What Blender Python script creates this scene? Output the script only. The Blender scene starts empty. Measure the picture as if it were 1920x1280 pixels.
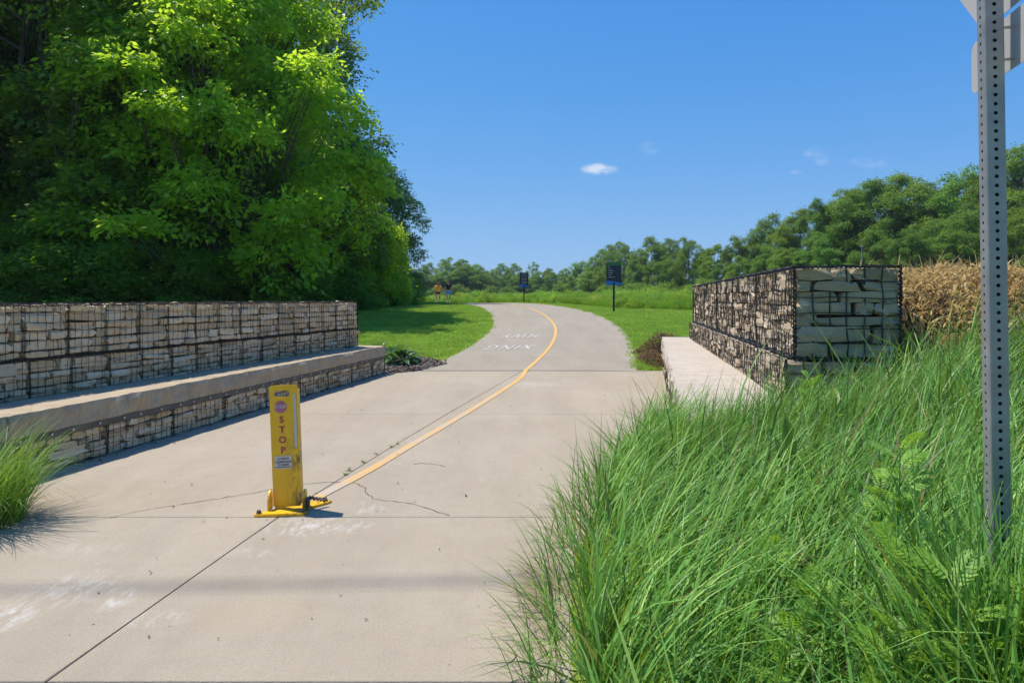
import bpy, bmesh, math, random
import numpy as np
from mathutils import Vector, Matrix, noise as mnoise
R = math.radians
rng = np.random.default_rng(7)
random.seed(7)
scn = bpy.context.scene
COL = scn.collection

# ------------------------------------------------------------------ camera
EYE = 1.45
cam_d = bpy.data.cameras.new('camera'); cam = bpy.data.objects.new('camera', cam_d); COL.objects.link(cam)
cam.location = (0, 0, EYE); cam.rotation_euler = (R(90), 0, 0)
cam_d.sensor_width = 36; cam_d.lens = 24; cam_d.shift_y = -80/1920
cam_d.clip_start = .05; cam_d.clip_end = 3000
scn.camera = cam

# ------------------------------------------------------------------ light
SUN_EL, SHX, SHY = R(66), .93, -.37             # shadows fall towards (+x, slightly -y)
sd = bpy.data.lights.new('sun', 'SUN'); so = bpy.data.objects.new('sun', sd); COL.objects.link(so)
n_ = math.hypot(SHX, SHY)
dirv = Vector((SHX/n_*math.cos(SUN_EL), SHY/n_*math.cos(SUN_EL), -math.sin(SUN_EL)))
so.rotation_euler = dirv.to_track_quat('-Z', 'Y').to_euler()
so.location = (-20, 10, 40)
sd.energy = 3.4; sd.angle = R(.53); sd.color = (1, .94, .85)
world = bpy.data.worlds.new('World'); scn.world = world; world.use_nodes = True
wn = world.node_tree.nodes; wl = world.node_tree.links; wn.clear()
def wnode(t, **k):
    n = wn.new(t)
    for a, b in k.items(): setattr(n, a, b)
    return n
sky = wnode('ShaderNodeTexSky', sky_type='NISHITA', sun_disc=False, sun_elevation=SUN_EL)
sky.sun_rotation = math.atan2(-SHX, -SHY)        # compass angle of the sun, measured from +Y towards +X
sky.air_density = 1.0; sky.dust_density = .25; sky.ozone_density = 4.0; sky.altitude = 150
bg = wnode('ShaderNodeBackground'); bg.inputs[1].default_value = .15
wout = wnode('ShaderNodeOutputWorld')
hs = wnode('ShaderNodeHueSaturation'); hs.inputs['Saturation'].default_value = 1.30; hs.inputs['Value'].default_value = 1.12
wl.new(sky.outputs[0], hs.inputs['Color'])
def vmath(op, a, b):
    n = wnode('ShaderNodeVectorMath', operation=op)
    for i, v in enumerate((a, b)):
        if isinstance(v, tuple): n.inputs[i].default_value = v
        else: wl.new(v, n.inputs[i])
    return n.outputs[0]
# soften the sky's gradient towards the horizon: x -> a x / (1 + b x), per channel
KE = .15*2**.6
sx_ = vmath('MULTIPLY', hs.outputs[0], (KE,)*3)
sky_c = vmath('DIVIDE', vmath('MULTIPLY', sx_, (.73/KE, 1.07/KE, 2.35/KE)), vmath('ADD', vmath('MULTIPLY', sx_, (1.67, 1.5, 2.35)), (1., 1., 1.)))
tc = wnode('ShaderNodeTexCoord')
def wmath(op, a, b=None):
    n = wnode('ShaderNodeMath', operation=op)
    for i, v in enumerate((a, b)):
        if v is None: continue
        if isinstance(v, (int, float)): n.inputs[i].default_value = v
        else: wl.new(v, n.inputs[i])
    return n.outputs[0]
sep = wnode('ShaderNodeSeparateXYZ'); wl.new(tc.outputs['Generated'], sep.inputs[0])
gx = wmath('DIVIDE', sep.outputs[0], sep.outputs[1]); gz = wmath('DIVIDE', sep.outputs[2], sep.outputs[1])
cn = wnode('ShaderNodeTexNoise'); cn.inputs['Scale'].default_value = 38; cn.inputs['Detail'].default_value = 7
cmap = wnode('ShaderNodeMapping'); cmap.inputs['Scale'].default_value = (1, 1, 2.2)
wl.new(tc.outputs['Generated'], cmap.inputs[0]); wl.new(cmap.outputs[0], cn.inputs['Vector'])
tot = None                                        # a few scraps of fair-weather cloud
for cx, cz, rx, rz, amp in ((.127, .1895, .030, .010, .8), (.2, .22, .02, .012, .16), (.445, .212, .02, .012, .22), (.455, .203, .014, .01, .2),
                            (.535, .2, .045, .01, .22), (.418, .18, .014, .01, .28), (.63, .16, .03, .01, .15)):
    dx = wmath('DIVIDE', wmath('SUBTRACT', gx, cx), rx); dz = wmath('DIVIDE', wmath('SUBTRACT', gz, cz), rz)
    r2 = wmath('ADD', wmath('MULTIPLY', dx, dx), wmath('MULTIPLY', dz, dz))
    m = wmath('MAXIMUM', wmath('SUBTRACT', 1.0, r2), 0.0)
    m = wmath('MULTIPLY', m, wmath('MAXIMUM', wmath('MULTIPLY', wmath('SUBTRACT', cn.outputs[0], .4), 5.0), 0.0))
    m = wmath('MULTIPLY', wmath('MINIMUM', m, 1.0), amp)
    tot = m if tot is None else wmath('MAXIMUM', tot, m)
tot = wmath('MULTIPLY', tot, wmath('GREATER_THAN', sep.outputs[1], .2))
mixc = wnode('ShaderNodeMix', data_type='RGBA'); wl.new(wmath('MULTIPLY', tot, .85), mixc.inputs[0])
wl.new(sky_c, mixc.inputs[6]); mixc.inputs[7].default_value = (3.5, 3.7, 4.0, 1)
wl.new(mixc.outputs[2], bg.inputs[0]); wl.new(bg.outputs[0], wout.inputs[0])
scn.view_settings.view_transform = 'Standard'; scn.view_settings.look = 'None'
scn.view_settings.exposure = 0.7; scn.view_settings.gamma = 1; scn.view_settings.use_curve_mapping = False
scn.cycles.max_bounces = 6; scn.cycles.diffuse_bounces = 3; scn.cycles.glossy_bounces = 2
scn.cycles.transmission_bounces = 4; scn.cycles.transparent_max_bounces = 4
scn.cycles.use_denoising = True
scn.cycles.use_adaptive_sampling = True; scn.cycles.adaptive_threshold = .02

# ------------------------------------------------------------------ helpers
def mat(name, color=(.5, .5, .5), rough=.7, metal=0, spec=.5, build=None):
    m = bpy.data.materials.new(name); m.use_nodes = True
    nt = m.node_tree; b = nt.nodes['Principled BSDF']
    b.inputs['Base Color'].default_value = (*color, 1); b.inputs['Roughness'].default_value = rough
    b.inputs['Metallic'].default_value = metal; b.inputs['Specular IOR Level'].default_value = spec
    if build: build(nt, b)
    return m
class NT:
    """small node helper"""
    def __init__(s, nt): s.nt = nt
    def n(s, t, **k):
        x = s.nt.nodes.new(t)
        for a, b in k.items(): setattr(x, a, b)
        return x
    def l(s, a, b): s.nt.links.new(a, b)
    def put(s, inp, v):
        if hasattr(v, 'links') or hasattr(v, 'is_linked'): s.l(v, inp)
        elif isinstance(v, (tuple, list)) and len(v) == 3 and inp.type == 'RGBA': inp.default_value = (*v, 1)
        else: inp.default_value = v
    def math(s, op, a, b=0., c=None, clamp=False):
        x = s.n('ShaderNodeMath', operation=op, use_clamp=clamp); s.put(x.inputs[0], a); s.put(x.inputs[1], b)
        if c is not None: s.put(x.inputs[2], c)
        return x.outputs[0]
    def mix(s, f, a, b, blend='MIX'):
        x = s.n('ShaderNodeMix', data_type='RGBA', blend_type=blend); s.put(x.inputs[0], f); s.put(x.inputs[6], a); s.put(x.inputs[7], b)
        return x.outputs[2]
    def noise(s, vec, scale, detail=4, rough=.55, dist=0):
        x = s.n('ShaderNodeTexNoise'); x.inputs['Scale'].default_value = scale; x.inputs['Detail'].default_value = detail
        x.inputs['Roughness'].default_value = rough; x.inputs['Distortion'].default_value = dist
        if vec is not None: s.l(vec, x.inputs['Vector'])
        return x.outputs[0]
    def ramp(s, v, a, b):
        x = s.n('ShaderNodeMapRange'); s.put(x.inputs[0], v); x.inputs[1].default_value = a; x.inputs[2].default_value = b
        return x.outputs[0]
    def coord(s, which='Object'): return s.n('ShaderNodeTexCoord').outputs[which]
    def pos(s): return s.n('ShaderNodeNewGeometry').outputs['Position']
    def scale(s, v, sc):
        x = s.n('ShaderNodeMapping'); s.l(v, x.inputs[0]); x.inputs['Scale'].default_value = sc; return x.outputs[0]
    def bump(s, b, h, strength=.3, dist=.01):
        x = s.n('ShaderNodeBump'); x.inputs['Strength'].default_value = strength; x.inputs['Distance'].default_value = dist
        s.l(h, x.inputs['Height']); s.l(x.outputs[0], b.inputs['Normal'])

def mesh_np(name, V, faces, tint=None, mats=None, matidx=None, smooth=None):
    """faces: list of (m,k) int arrays; tint: per-face floats in the same order"""
    me = bpy.data.meshes.new(name)
    V = np.asarray(V, np.float32)
    if not isinstance(faces, (list, tuple)): faces = [faces]
    faces = [np.asarray(f, np.int32) for f in faces if len(f)]
    loops = np.concatenate([f.ravel() for f in faces])
    sizes = np.concatenate([np.full(len(f), f.shape[1], np.int32) for f in faces])
    starts = np.concatenate([[0], np.cumsum(sizes)[:-1]]).astype(np.int32)
    me.vertices.add(len(V)); me.vertices.foreach_set('co', V.ravel())
    me.loops.add(len(loops)); me.loops.foreach_set('vertex_index', loops)
    me.polygons.add(len(sizes)); me.polygons.foreach_set('loop_start', starts)
    if tint is not None:
        a = me.attributes.new('tint', 'FLOAT', 'FACE'); a.data.foreach_set('value', np.asarray(tint, np.float32))
    for m in (mats or []): me.materials.append(m)
    if matidx is not None: me.polygons.foreach_set('material_index', np.asarray(matidx, np.int32))
    if smooth is not None: me.polygons.foreach_set('use_smooth', np.full(len(sizes), bool(smooth)))
    me.update(calc_edges=True); me.validate()
    return me
def link(name, me, parent=None, loc=(0, 0, 0), **props):
    o = bpy.data.objects.new(name, me); COL.objects.link(o); o.location = loc
    if parent is not None: o.parent = parent
    for k, v in props.items(): o[k] = v
    return o
def thing(name, label, cat, loc=(0, 0, 0), rz=0, group=None):
    o = bpy.data.objects.new(name, None); COL.objects.link(o); o.location = loc; o.rotation_euler = (0, 0, rz)
    o.empty_display_size = .1
    o['label'] = label; o['category'] = cat
    if group: o['group'] = group
    return o
class MB:
    """collects shapes into one bmesh"""
    def __init__(s): s.bm = bmesh.new()
    def box(s, c, sz, rot=None, bevel=0):
        m = Matrix.Translation(c)
        if rot is not None: m = m @ rot
        r = bmesh.ops.create_cube(s.bm, size=1, matrix=m @ Matrix.Diagonal((*sz, 1)))
        if bevel:
            es = list({e for v in r['verts'] for e in v.link_edges})
            bmesh.ops.bevel(s.bm, geom=es, offset=bevel, segments=1, affect='EDGES')
        return s
    def cyl(s, a, b, r1, r2=None, seg=8, caps=True):
        a, b = Vector(a), Vector(b); d = b - a
        q = d.to_track_quat('Z', 'Y').to_matrix().to_4x4()
        bmesh.ops.create_cone(s.bm, cap_ends=caps, segments=seg, radius1=r1, radius2=r1 if r2 is None else r2, depth=d.length,
                              matrix=Matrix.Translation((a+b)/2) @ q)
        return s
    def prism(s, pts, y0, y1, axis='Y'):
        """polygon pts (u,v) extruded; axis Y: (u,y,v); axis Z: (u,v,z)"""
        f = (lambda u, v, t: (u, t, v)) if axis == 'Y' else (lambda u, v, t: (u, v, t))
        a = [s.bm.verts.new(f(u, v, y0)) for u, v in pts]; b = [s.bm.verts.new(f(u, v, y1)) for u, v in pts]
        s.bm.faces.new(a); s.bm.faces.new(b[::-1]); n = len(pts)
        for i in range(n): s.bm.faces.new((a[i], b[i], b[(i+1) % n], a[(i+1) % n]))
        return s
    def build(s, name, m, parent=None, loc=(0, 0, 0), smooth=False, **props):
        bmesh.ops.recalc_face_normals(s.bm, faces=s.bm.faces)
        me = bpy.data.meshes.new(name); s.bm.to_mesh(me); s.bm.free()
        if m: me.materials.append(m)
        if smooth: me.polygons.foreach_set('use_smooth', np.ones(len(me.polygons), bool))
        return link(name, me, parent, loc, **props)

# ------------------------------------------------------------------ terrain
PY = [-30, 13.7, 17, 20, 24, 28, 32, 38, 44, 54, 70, 100, 2000]
PZ = [0, 0, .1, .27, .57, .83, 1.0, 1.13, 1.18, 1.12, 1.0, .95, .95]
_ty = np.arange(-40, 140, .25); _tz = np.interp(_ty, PY, PZ)
_k = np.hanning(15); _k /= _k.sum(); _tz = np.convolve(np.pad(_tz, 7, mode='edge'), _k, 'valid')
_tz[_ty < 13.7] = np.minimum(_tz[_ty < 13.7], 0)
def prof(y): return np.interp(y, _ty, _tz)
EY = [0, 2.58, 3.7, 4.76, 6.4, 8.25, 14.4, 17, 22, 60]
EX = [.05, .08, .2, .42, 1.05, 1.95, 3.19, 4.0, 5.5, 8]
def xedge(y): return np.interp(y, EY, EX)
def bank(x, y):
    d = np.maximum(x - xedge(y), 0)
    f = np.clip((24 - y)/8, 0, 1); f = f*f*(3-2*f)
    b = np.where(d < 1.9, .16*d, .304 + .30*(d-1.9))
    b = np.minimum(b, 1.25 + 0*b)
    return b*f
def gz_(x, y):
    x = np.asarray(x, float); y = np.asarray(y, float)
    return prof(y) - .02 + bank(x, y)
def ground_mesh():
    xs = np.concatenate([np.arange(-400, -30, 20.), np.arange(-30, -6, 1.5), np.arange(-6, 12, .3), np.arange(12, 40, 2.), np.arange(40, 420, 20.)])
    ys = np.concatenate([np.arange(-40, 0, 5.), np.arange(0, 30, .3), np.arange(30, 70, 1.), np.arange(70, 200, 10.), np.arange(200, 1600, 100.)])
    X, Y = np.meshgrid(xs, ys); Z = gz_(X, Y) - .03*((Y < 13.9) & (X < xedge(Y)))
    n, m = X.shape; V = np.stack([X.ravel(), Y.ravel(), Z.ravel()], 1)
    i = (np.arange(n-1)[:, None]*m + np.arange(m-1)).ravel()
    F = np.stack([i, i+1, i+m+1, i+m], 1)
    return V, F

# path centre line (plan) and edges
CP = [(.28, 13.74), (.66, 16), (1.05, 18.5), (1.36, 21.3), (1.46, 24), (1.28, 27.5), (.85, 31.5), (.2, 35.5), (-1.0, 41), (-3.2, 47.5), (-6.2, 54), (-11, 61), (-20, 69), (-34, 78)]
def catmull(P, k=10):
    P = [np.array(p, float) for p in P]; P = [2*P[0]-P[1]] + P + [2*P[-1]-P[-2]]; out = []
    for i in range(1, len(P)-2):
        for j in range(k):
            t = j/k; a, b, c, d = P[i-1], P[i], P[i+1], P[i+2]
            out.append(.5*((2*b) + (-a+c)*t + (2*a-5*b+4*c-d)*t*t + (-a+3*b-3*c+d)*t**3))
    out.append(P[-2]); return np.array(out)
CL = catmull(CP); T = np.gradient(CL, axis=0); T /= np.linalg.norm(T, axis=1)[:, None]; NR = np.stack([T[:, 1], -T[:, 0]], 1)
LE = CL - NR*2.12; RE = CL + NR*2.2
LE[0] = (-1.85, 13.74); RE[0] = (2.75, 13.74)
def on_path(x, y, pad=0.0):
    """True where (x, y) arrays lie on the path"""
    x = np.asarray(x); y = np.asarray(y)
    d = np.full(x.shape, 1e9)
    for c in CL[::2]: d = np.minimum(d, np.hypot(x-c[0], y-c[1]))
    return d < 2.15 + pad

# ------------------------------------------------------------------ ground materials
def b_ground(nt, b):
    h = NT(nt); p = h.pos()
    n1 = h.noise(p, .35, 4); n2 = h.noise(p, 9, 5); n3 = h.noise(p, 55, 3)
    c = h.mix(h.ramp(n1, .35, .65), (.17, .26, .025), (.25, .34, .04))
    c = h.mix(h.ramp(n2, .5, .75), c, (.06, .05, .03))
    h.l(c, b.inputs['Base Color']); h.bump(b, n3, .6, .03)
M_ground = mat('turf_soil', rough=.95, spec=.1, build=b_ground)
def concrete(name, c0, c1, scuffs=(), bands=False):
    def f(nt, b):
        h = NT(nt); p = h.pos()
        big = h.noise(p, .55, 5, .6); mid = h.noise(p, 6, 5, .7); fine = h.noise(p, 160, 3, .7); grain = h.noise(p, 420, 2)
        c = h.mix(h.ramp(big, .3, .7), c0, c1)
        c = h.mix(h.math('MULTIPLY', h.ramp(h.noise(h.scale(p, (2.2, .35, 1)), 1.0, 5, .65), .42, .72), .34), c, tuple(v*.62 for v in c0)); c = h.mix(h.math('MULTIPLY', h.ramp(mid, .50, .76), .35), c, tuple(v*.72 for v in c0))
        c = h.mix(h.math('MULTIPLY', h.ramp(fine, .42, .66), .5), c, tuple(v*.55 for v in c0)); c = h.mix(h.math('MULTIPLY', h.ramp(h.noise(p, 75, 4, .8), .45, .66), .42), c, tuple(v*.6 for v in c0))
        c = h.mix(h.math('MULTIPLY', h.ramp(grain, .55, .75), .4), c, tuple(min(1, v*1.35) for v in c1))
        vo = h.n('ShaderNodeTexVoronoi'); vo.inputs['Scale'].default_value = 5.5; h.l(p, vo.inputs['Vector'])
        dots = h.math('LESS_THAN', vo.outputs['Distance'], .035)
        c = h.mix(h.math('MULTIPLY', dots, .6), c, (.10, .08, .06))
        if bands:      # drag-broom texture across the slab
            br = h.noise(h.scale(p, (1.2, 34, 1)), 3, 4, .7)
            c = h.mix(h.math('MULTIPLY', h.ramp(br, .5, .75), .16), c, tuple(v*.6 for v in c0))
        if scuffs:
            sx = h.n('ShaderNodeSeparateXYZ'); h.l(p, sx.inputs[0])
            rot = h.n('ShaderNodeMapping'); h.l(p, rot.inputs[0]); rot.inputs['Rotation'].default_value = (0, 0, R(62)); rot.inputs['Scale'].default_value = (9, 3, 1)
            sn = h.noise(rot.outputs[0], 2.2, 8, .75, .6)
            tot = None
            for (cx, cy, rx, ry, amp) in scuffs:
                dx = h.math('DIVIDE', h.math('SUBTRACT', sx.outputs[0], cx), rx); dy = h.math('DIVIDE', h.math('SUBTRACT', sx.outputs[1], cy), ry)
                m = h.math('SUBTRACT', 1.0, h.math('ADD', h.math('MULTIPLY', dx, dx), h.math('MULTIPLY', dy, dy)), clamp=True)
                m = h.math('MULTIPLY', m, amp); tot = m if tot is None else h.math('MAXIMUM', tot, m)
            s = h.math('MULTIPLY', h.ramp(sn, .47, .66), tot, clamp=True)
            s = h.math('MULTIPLY', h.math('MINIMUM', s, 1.0), .55)
            c = h.mix(s, c, (.68, .67, .64))
            for (cx, cy, rx, ry, col_, a_) in ((-2.9, 5.0, .9, .5, (.36, .27, .17), .5), (-1.2, 3.15, .35, .2, (.45, .33, .2), .35), (.25, 3.3, .3, .5, (.25, .19, .12), .55)):
                dx = h.math('DIVIDE', h.math('SUBTRACT', sx.outputs[0], cx), rx); dy = h.math('DIVIDE', h.math('SUBTRACT', sx.outputs[1], cy), ry)
                m = h.math('SUBTRACT', 1.0, h.math('ADD', h.math('MULTIPLY', dx, dx), h.math('MULTIPLY', dy, dy)), clamp=True)
                c = h.mix(h.math('MULTIPLY', h.math('MULTIPLY', m, h.ramp(mid, .35, .6)), a_), c, col_)
        h.l(c, b.inputs['Base Color']); hh = h.math('ADD', fine, h.math('MULTIPLY', grain, .5)); h.bump(b, hh, .55, .004)
    return mat(name, rough=.9, spec=.25, build=f)
SC = [(-2.2, 3.42, .26, .26, .9), (-2.3, 3.12, .16, .2, 1.2), (-1.9, 3.3, .1, .16, .9), (-2.5, 3.95, .3, .15, .45), (-1.25, 4.35, .42, .22, 1.1), (-1.62, 3.1, .18, .1, .9),
      (-1.0, 4.75, .14, .22, .7), (-1.05, 6.15, .25, .5, .35), (-1.5, 3.9, .2, .1, .5), (.4, 11.6, .5, .5, .9), (-.2, 5.5, .1, .1, .4)]
M_slab = concrete('pavement_concrete', (.405, .335, .242), (.472, .398, .296), SC, True)
M_path = concrete('path_concrete', (.355, .303, .228), (.40, .346, .265))

# ------------------------------------------------------------------ ground, path
V, F = ground_mesh()
link('ground', mesh_np('ground', V, F, mats=[M_ground], smooth=True), kind='structure')

def ribbon(left, right, lift, skirt=.12):
    n = len(left); zl = prof(left[:, 1]) + lift; zr = prof(right[:, 1]) + lift
    cols = 5; rows = []
    for k in range(cols):
        t = k/(cols-1); q = left*(1-t) + right*t; rows.append(np.column_stack([q, prof(q[:, 1]) + lift]))
    V = np.concatenate(rows); base = len(V)
    F = []
    for k in range(cols-1):
        for i in range(n-1): F.append((k*n+i, (k+1)*n+i, (k+1)*n+i+1, k*n+i+1))
    if skirt:
        a = rows[0] - (0, 0, skirt); b = rows[-1] - (0, 0, skirt); V = np.concatenate([V, a, b])
        for i in range(n-1):
            F.append((base+i, i, i+1, base+i+1)); j = (cols-1)*n
            F.append((j+i, base+n+i, base+n+i+1, j+i+1))
        F.append([0+base, 0+base+n, (cols-1)*n, 0])
    return V, np.array(F)
V, F = ribbon(LE, RE, .001)
link('path', mesh_np('path', V, F, mats=[M_path], smooth=False), kind='structure')
# concrete slabs of the plaza in front of it
JL = lambda y: float(np.interp(y, [1.6, 2.59, 4.5, 6.46, 8.6, 13.7], [-1.9, -1.77, -1.56, -1.22, -.82, .2]))
BLX = lambda y: -2.5 + (y-13.26)*.184            # foot of the left bench
BRX = lambda y: 1.95 + (y-8.3)*.203              # foot of the right bench
pav = bpy.data.objects.new('pavement', None); COL.objects.link(pav); pav['kind'] = 'structure'
g = .005
rows = [(2.585, 4.54), (4.54, 8.6), (8.6, 13.738)]
for (y0, y1) in rows:
    ys = np.linspace(y0+g, y1-g, 5)
    for side in (0, 1):
        if side == 0:
            L = [(-6.5 if y1 < 5 else BLX(y)-.5, y) for y in ys]; Rr = [(JL(y)-g, y) for y in ys]
        else:
            L = [(JL(y)+g, y) for y in ys]; Rr = [(float(xedge(y))+.25 if y < 8.2 else BRX(y)+.25, y) for y in ys]
        mb = MB(); mb.prism(L + Rr[::-1], -.12, 0, 'Z')
        es = [e for e in mb.bm.edges if abs(e.verts[0].co.z) < 1e-6 and abs(e.verts[1].co.z) < 1e-6]
        bmesh.ops.bevel(mb.bm, geom=es, offset=.004, segments=1, affect='EDGES')
        mb.build('concrete_slab', M_slab, pav)
def strip(pts, w, z, name, m, parent=None, taper=False, **props):
    P = np.array(pts, float); Tt = np.gradient(P, axis=0); Tt /= np.linalg.norm(Tt, axis=1)[:, None]; N = np.stack([Tt[:, 1], -Tt[:, 0]], 1)
    ww = np.full(len(P), w) if not taper else w*(.45 + 1.1*rng.random(len(P)))
    ww = ww[:, None]
    A = np.column_stack([P-N*ww/2, z(P)]); B = np.column_stack([P+N*ww/2, z(P)])
    V = np.concatenate([A, B]); n = len(P); F = [(i, n+i, n+i+1, i+1) for i in range(n-1)]
    return link(name, mesh_np(name, V, np.array(F), mats=[m]), parent, **props)
M_crack = mat('crack_dirt', (.12, .095, .07), .95, build=None)
def px(x, y, h=0.0):                                # photograph pixel -> point of level ground
    D = 1280*(EYE-h)/(y-560); return ((x-960)/1280*D, D)
def wiggle(pts, step=.05, amp=.012):
    P = np.array(pts); out = []
    for a, b in zip(P[:-1], P[1:]):
        k = max(2, int(np.linalg.norm(b-a)/step))
        for i in range(k): out.append(a + (b-a)*i/k + rng.normal(0, amp, 2))
    out.append(P[-1]); return out
cr = [px(*q) for q in ((205, 971), (260, 958), (330, 947), (400, 936), (470, 925), (520, 915), (560, 908), (600, 905), (640, 903), (668, 906), (684, 914), (690, 926), (700, 935), (730, 939), (770, 943), (800, 952), (842, 966))]
strip(wiggle(cr, .03, .007), .0065, lambda P: P[:, 0]*0+.003, 'crack', M_crack, pav, taper=True)
strip(wiggle([px(775, 870), px(800, 868), px(835, 874)], .03, .01), .006, lambda P: P[:, 0]*0+.003, 'crack', M_crack, pav, taper=True)
# the street edge just in front
M_road = mat('road_dark', (.22, .14, .11), .9, build=lambda nt, b: NT(nt).bump(b, NT(nt).noise(None, 90), .4, .01))
MB().box((-2, -2.03, -.052), (24, 9.2, .1)).build('road', M_road, kind='structure')

# yellow line
def b_yellow(nt, b):
    h = NT(nt); p = h.pos(); n = h.noise(p, 30, 6, .7); n2 = h.noise(p, 2.2, 4, .6); s = h.n('ShaderNodeSeparateXYZ'); h.l(p, s.inputs[0])
    near = h.math('SUBTRACT', 1, h.ramp(s.outputs[1], 6, 14.5))
    wear = h.math('MULTIPLY', h.ramp(h.math('ADD', h.math('MULTIPLY', n, .6), h.math('MULTIPLY', n2, .5)), .46, .62), h.math('ADD', h.math('MULTIPLY', near, .8), .18))
    c = h.mix(h.ramp(n2, .3, .7), (.52, .27, .05), (.62, .345, .075))
    c = h.mix(h.math('MULTIPLY', near, .3), h.mix(.3, c, (.85, .52, .12)), (.60, .36, .12))
    h.l(h.mix(wear, c, (.42, .36, .3)), b.inputs['Base Color'])
M_yel = mat('worn_yellow_paint', rough=.8, build=b_yellow)
yl = [(-1.42, 4.98), (-1.2, 5.8), (-.97, 6.9), (-.68, 8.2), (-.25, 10.3), (.13, 12.3)] + [tuple(c) for c in CL[::2]]
yl = catmull(yl, 3)
strip(yl, .088, lambda P: prof(P[:, 1]) + np.where(P[:, 1] > 13.6, .008, .005), 'yellow_line', M_yel, kind='structure')
# white lettering, meant to be read by people coming towards the camera
M_wpaint = mat('white_path_paint', rough=.8, build=lambda nt, b: (lambda h: h.l(h.mix(h.math('MULTIPLY', h.ramp(h.noise(h.pos(), 14, 5, .7), .5, .66), .6), (.52, .49, .43), (.32, .29, .25)), b.inputs['Base Color']))(NT(nt)))
def text_mesh(s, size, m, ext=0.0, bold=0.0, spacing=1.0):
    cu = bpy.data.curves.new('t', 'FONT'); cu.body = s; cu.size = size; cu.align_x = 'CENTER'; cu.align_y = 'CENTER'; cu.extrude = ext
    cu.offset = bold; cu.space_character = spacing; cu.resolution_u = 3
    o = bpy.data.objects.new('t', cu); me = bpy.data.meshes.new_from_object(o); bpy.data.curves.remove(cu)
    me.materials.clear(); me.materials.append(m); return me
def path_text(s, c, size, sx, sy, ang):
    me = text_mesh(s, size, M_wpaint, bold=.004, spacing=1.25); n = len(me.vertices); co = np.empty(n*3, np.float32); me.vertices.foreach_get('co', co); co = co.reshape(-1, 3)
    x, y = -co[:, 0]*sx, -co[:, 1]*sy; x = x + .30*y; ca, sa = math.cos(ang), math.sin(ang)
    X = c[0] + x*ca - y*sa; Y = c[1] + x*sa + y*ca
    co[:, 0] = X; co[:, 1] = Y; co[:, 2] = prof(Y) + .007; me.vertices.foreach_set('co', co.ravel()); me.update()
    link('path_lettering', me, kind='structure')
path_text('HWY', (.28, 20.75), .6, .68, 2.0, R(2)); path_text('XING', (-.05, 18.15), .6, .74, 1.95, R(3))

# mulch bed
M_mulch = mat('mulch', (.1, .08, .07), .95, build=lambda nt, b: (lambda h: (h.l(h.mix(h.ramp(h.noise(h.pos(), 60, 4, .7), .35, .65), (.045, .035, .03), (.2, .165, .145)), b.inputs['Base Color']), h.bump(b, h.noise(h.pos(), 60, 4), 1, .03)))(NT(nt)))
bed = [(-2.62, 13.2), (-2.3, 13.35), (-1.85, 13.75), (-1.45, 14.9), (-1.7, 15.4), (-2.0, 15.8), (-2.6, 16.6), (-3.3, 17.3), (-4.2, 16.9), (-4.6, 15), (-4.2, 13.3), (-3.4, 12.7)]
bm_ = bmesh.new(); vs = [bm_.verts.new((x, y, float(gz_(x, y))+.032)) for x, y in bed]; cv = bm_.verts.new((-2.9, 15, .06))
for i in range(len(vs)): bm_.faces.new((vs[i], vs[(i+1) % len(vs)], cv))
me = bpy.data.meshes.new('mulch_bed'); bm_.to_mesh(me); bm_.free(); me.materials.append(M_mulch)
link('mulch_bed', me, kind='structure')
def chips(n, area, z, size, cols_m, name):
    """loose flat chips; area(n)->xy"""
    P = area(n); a = rng.random(n)*6.283; l = size*(.5+rng.random(n)); w = l*(.3+.4*rng.random(n))
    zz = z(P[:, 0], P[:, 1]) + .004 + rng.random(n)*size*.3; t = rng.normal(0, .3, (n, 2))
    ux, uy = np.cos(a), np.sin(a)
    c = []
    for su, sv in ((-1, -1), (1, -1), (1, 1), (-1, 1)):
        c.append(np.column_stack([P[:, 0]+ux*su*l/2-uy*sv*w/2, P[:, 1]+uy*su*l/2+ux*sv*w/2, zz + su*t[:, 0]*l/2 + sv*t[:, 1]*w/2 + .3*l*np.abs(t[:, 0])]))
    V = np.stack(c, 1).reshape(-1, 3); F = np.arange(4*n).reshape(-1, 4)
    return link(name, mesh_np(name, V, F, tint=rng.random(n), mats=[cols_m]), kind='stuff')
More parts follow.
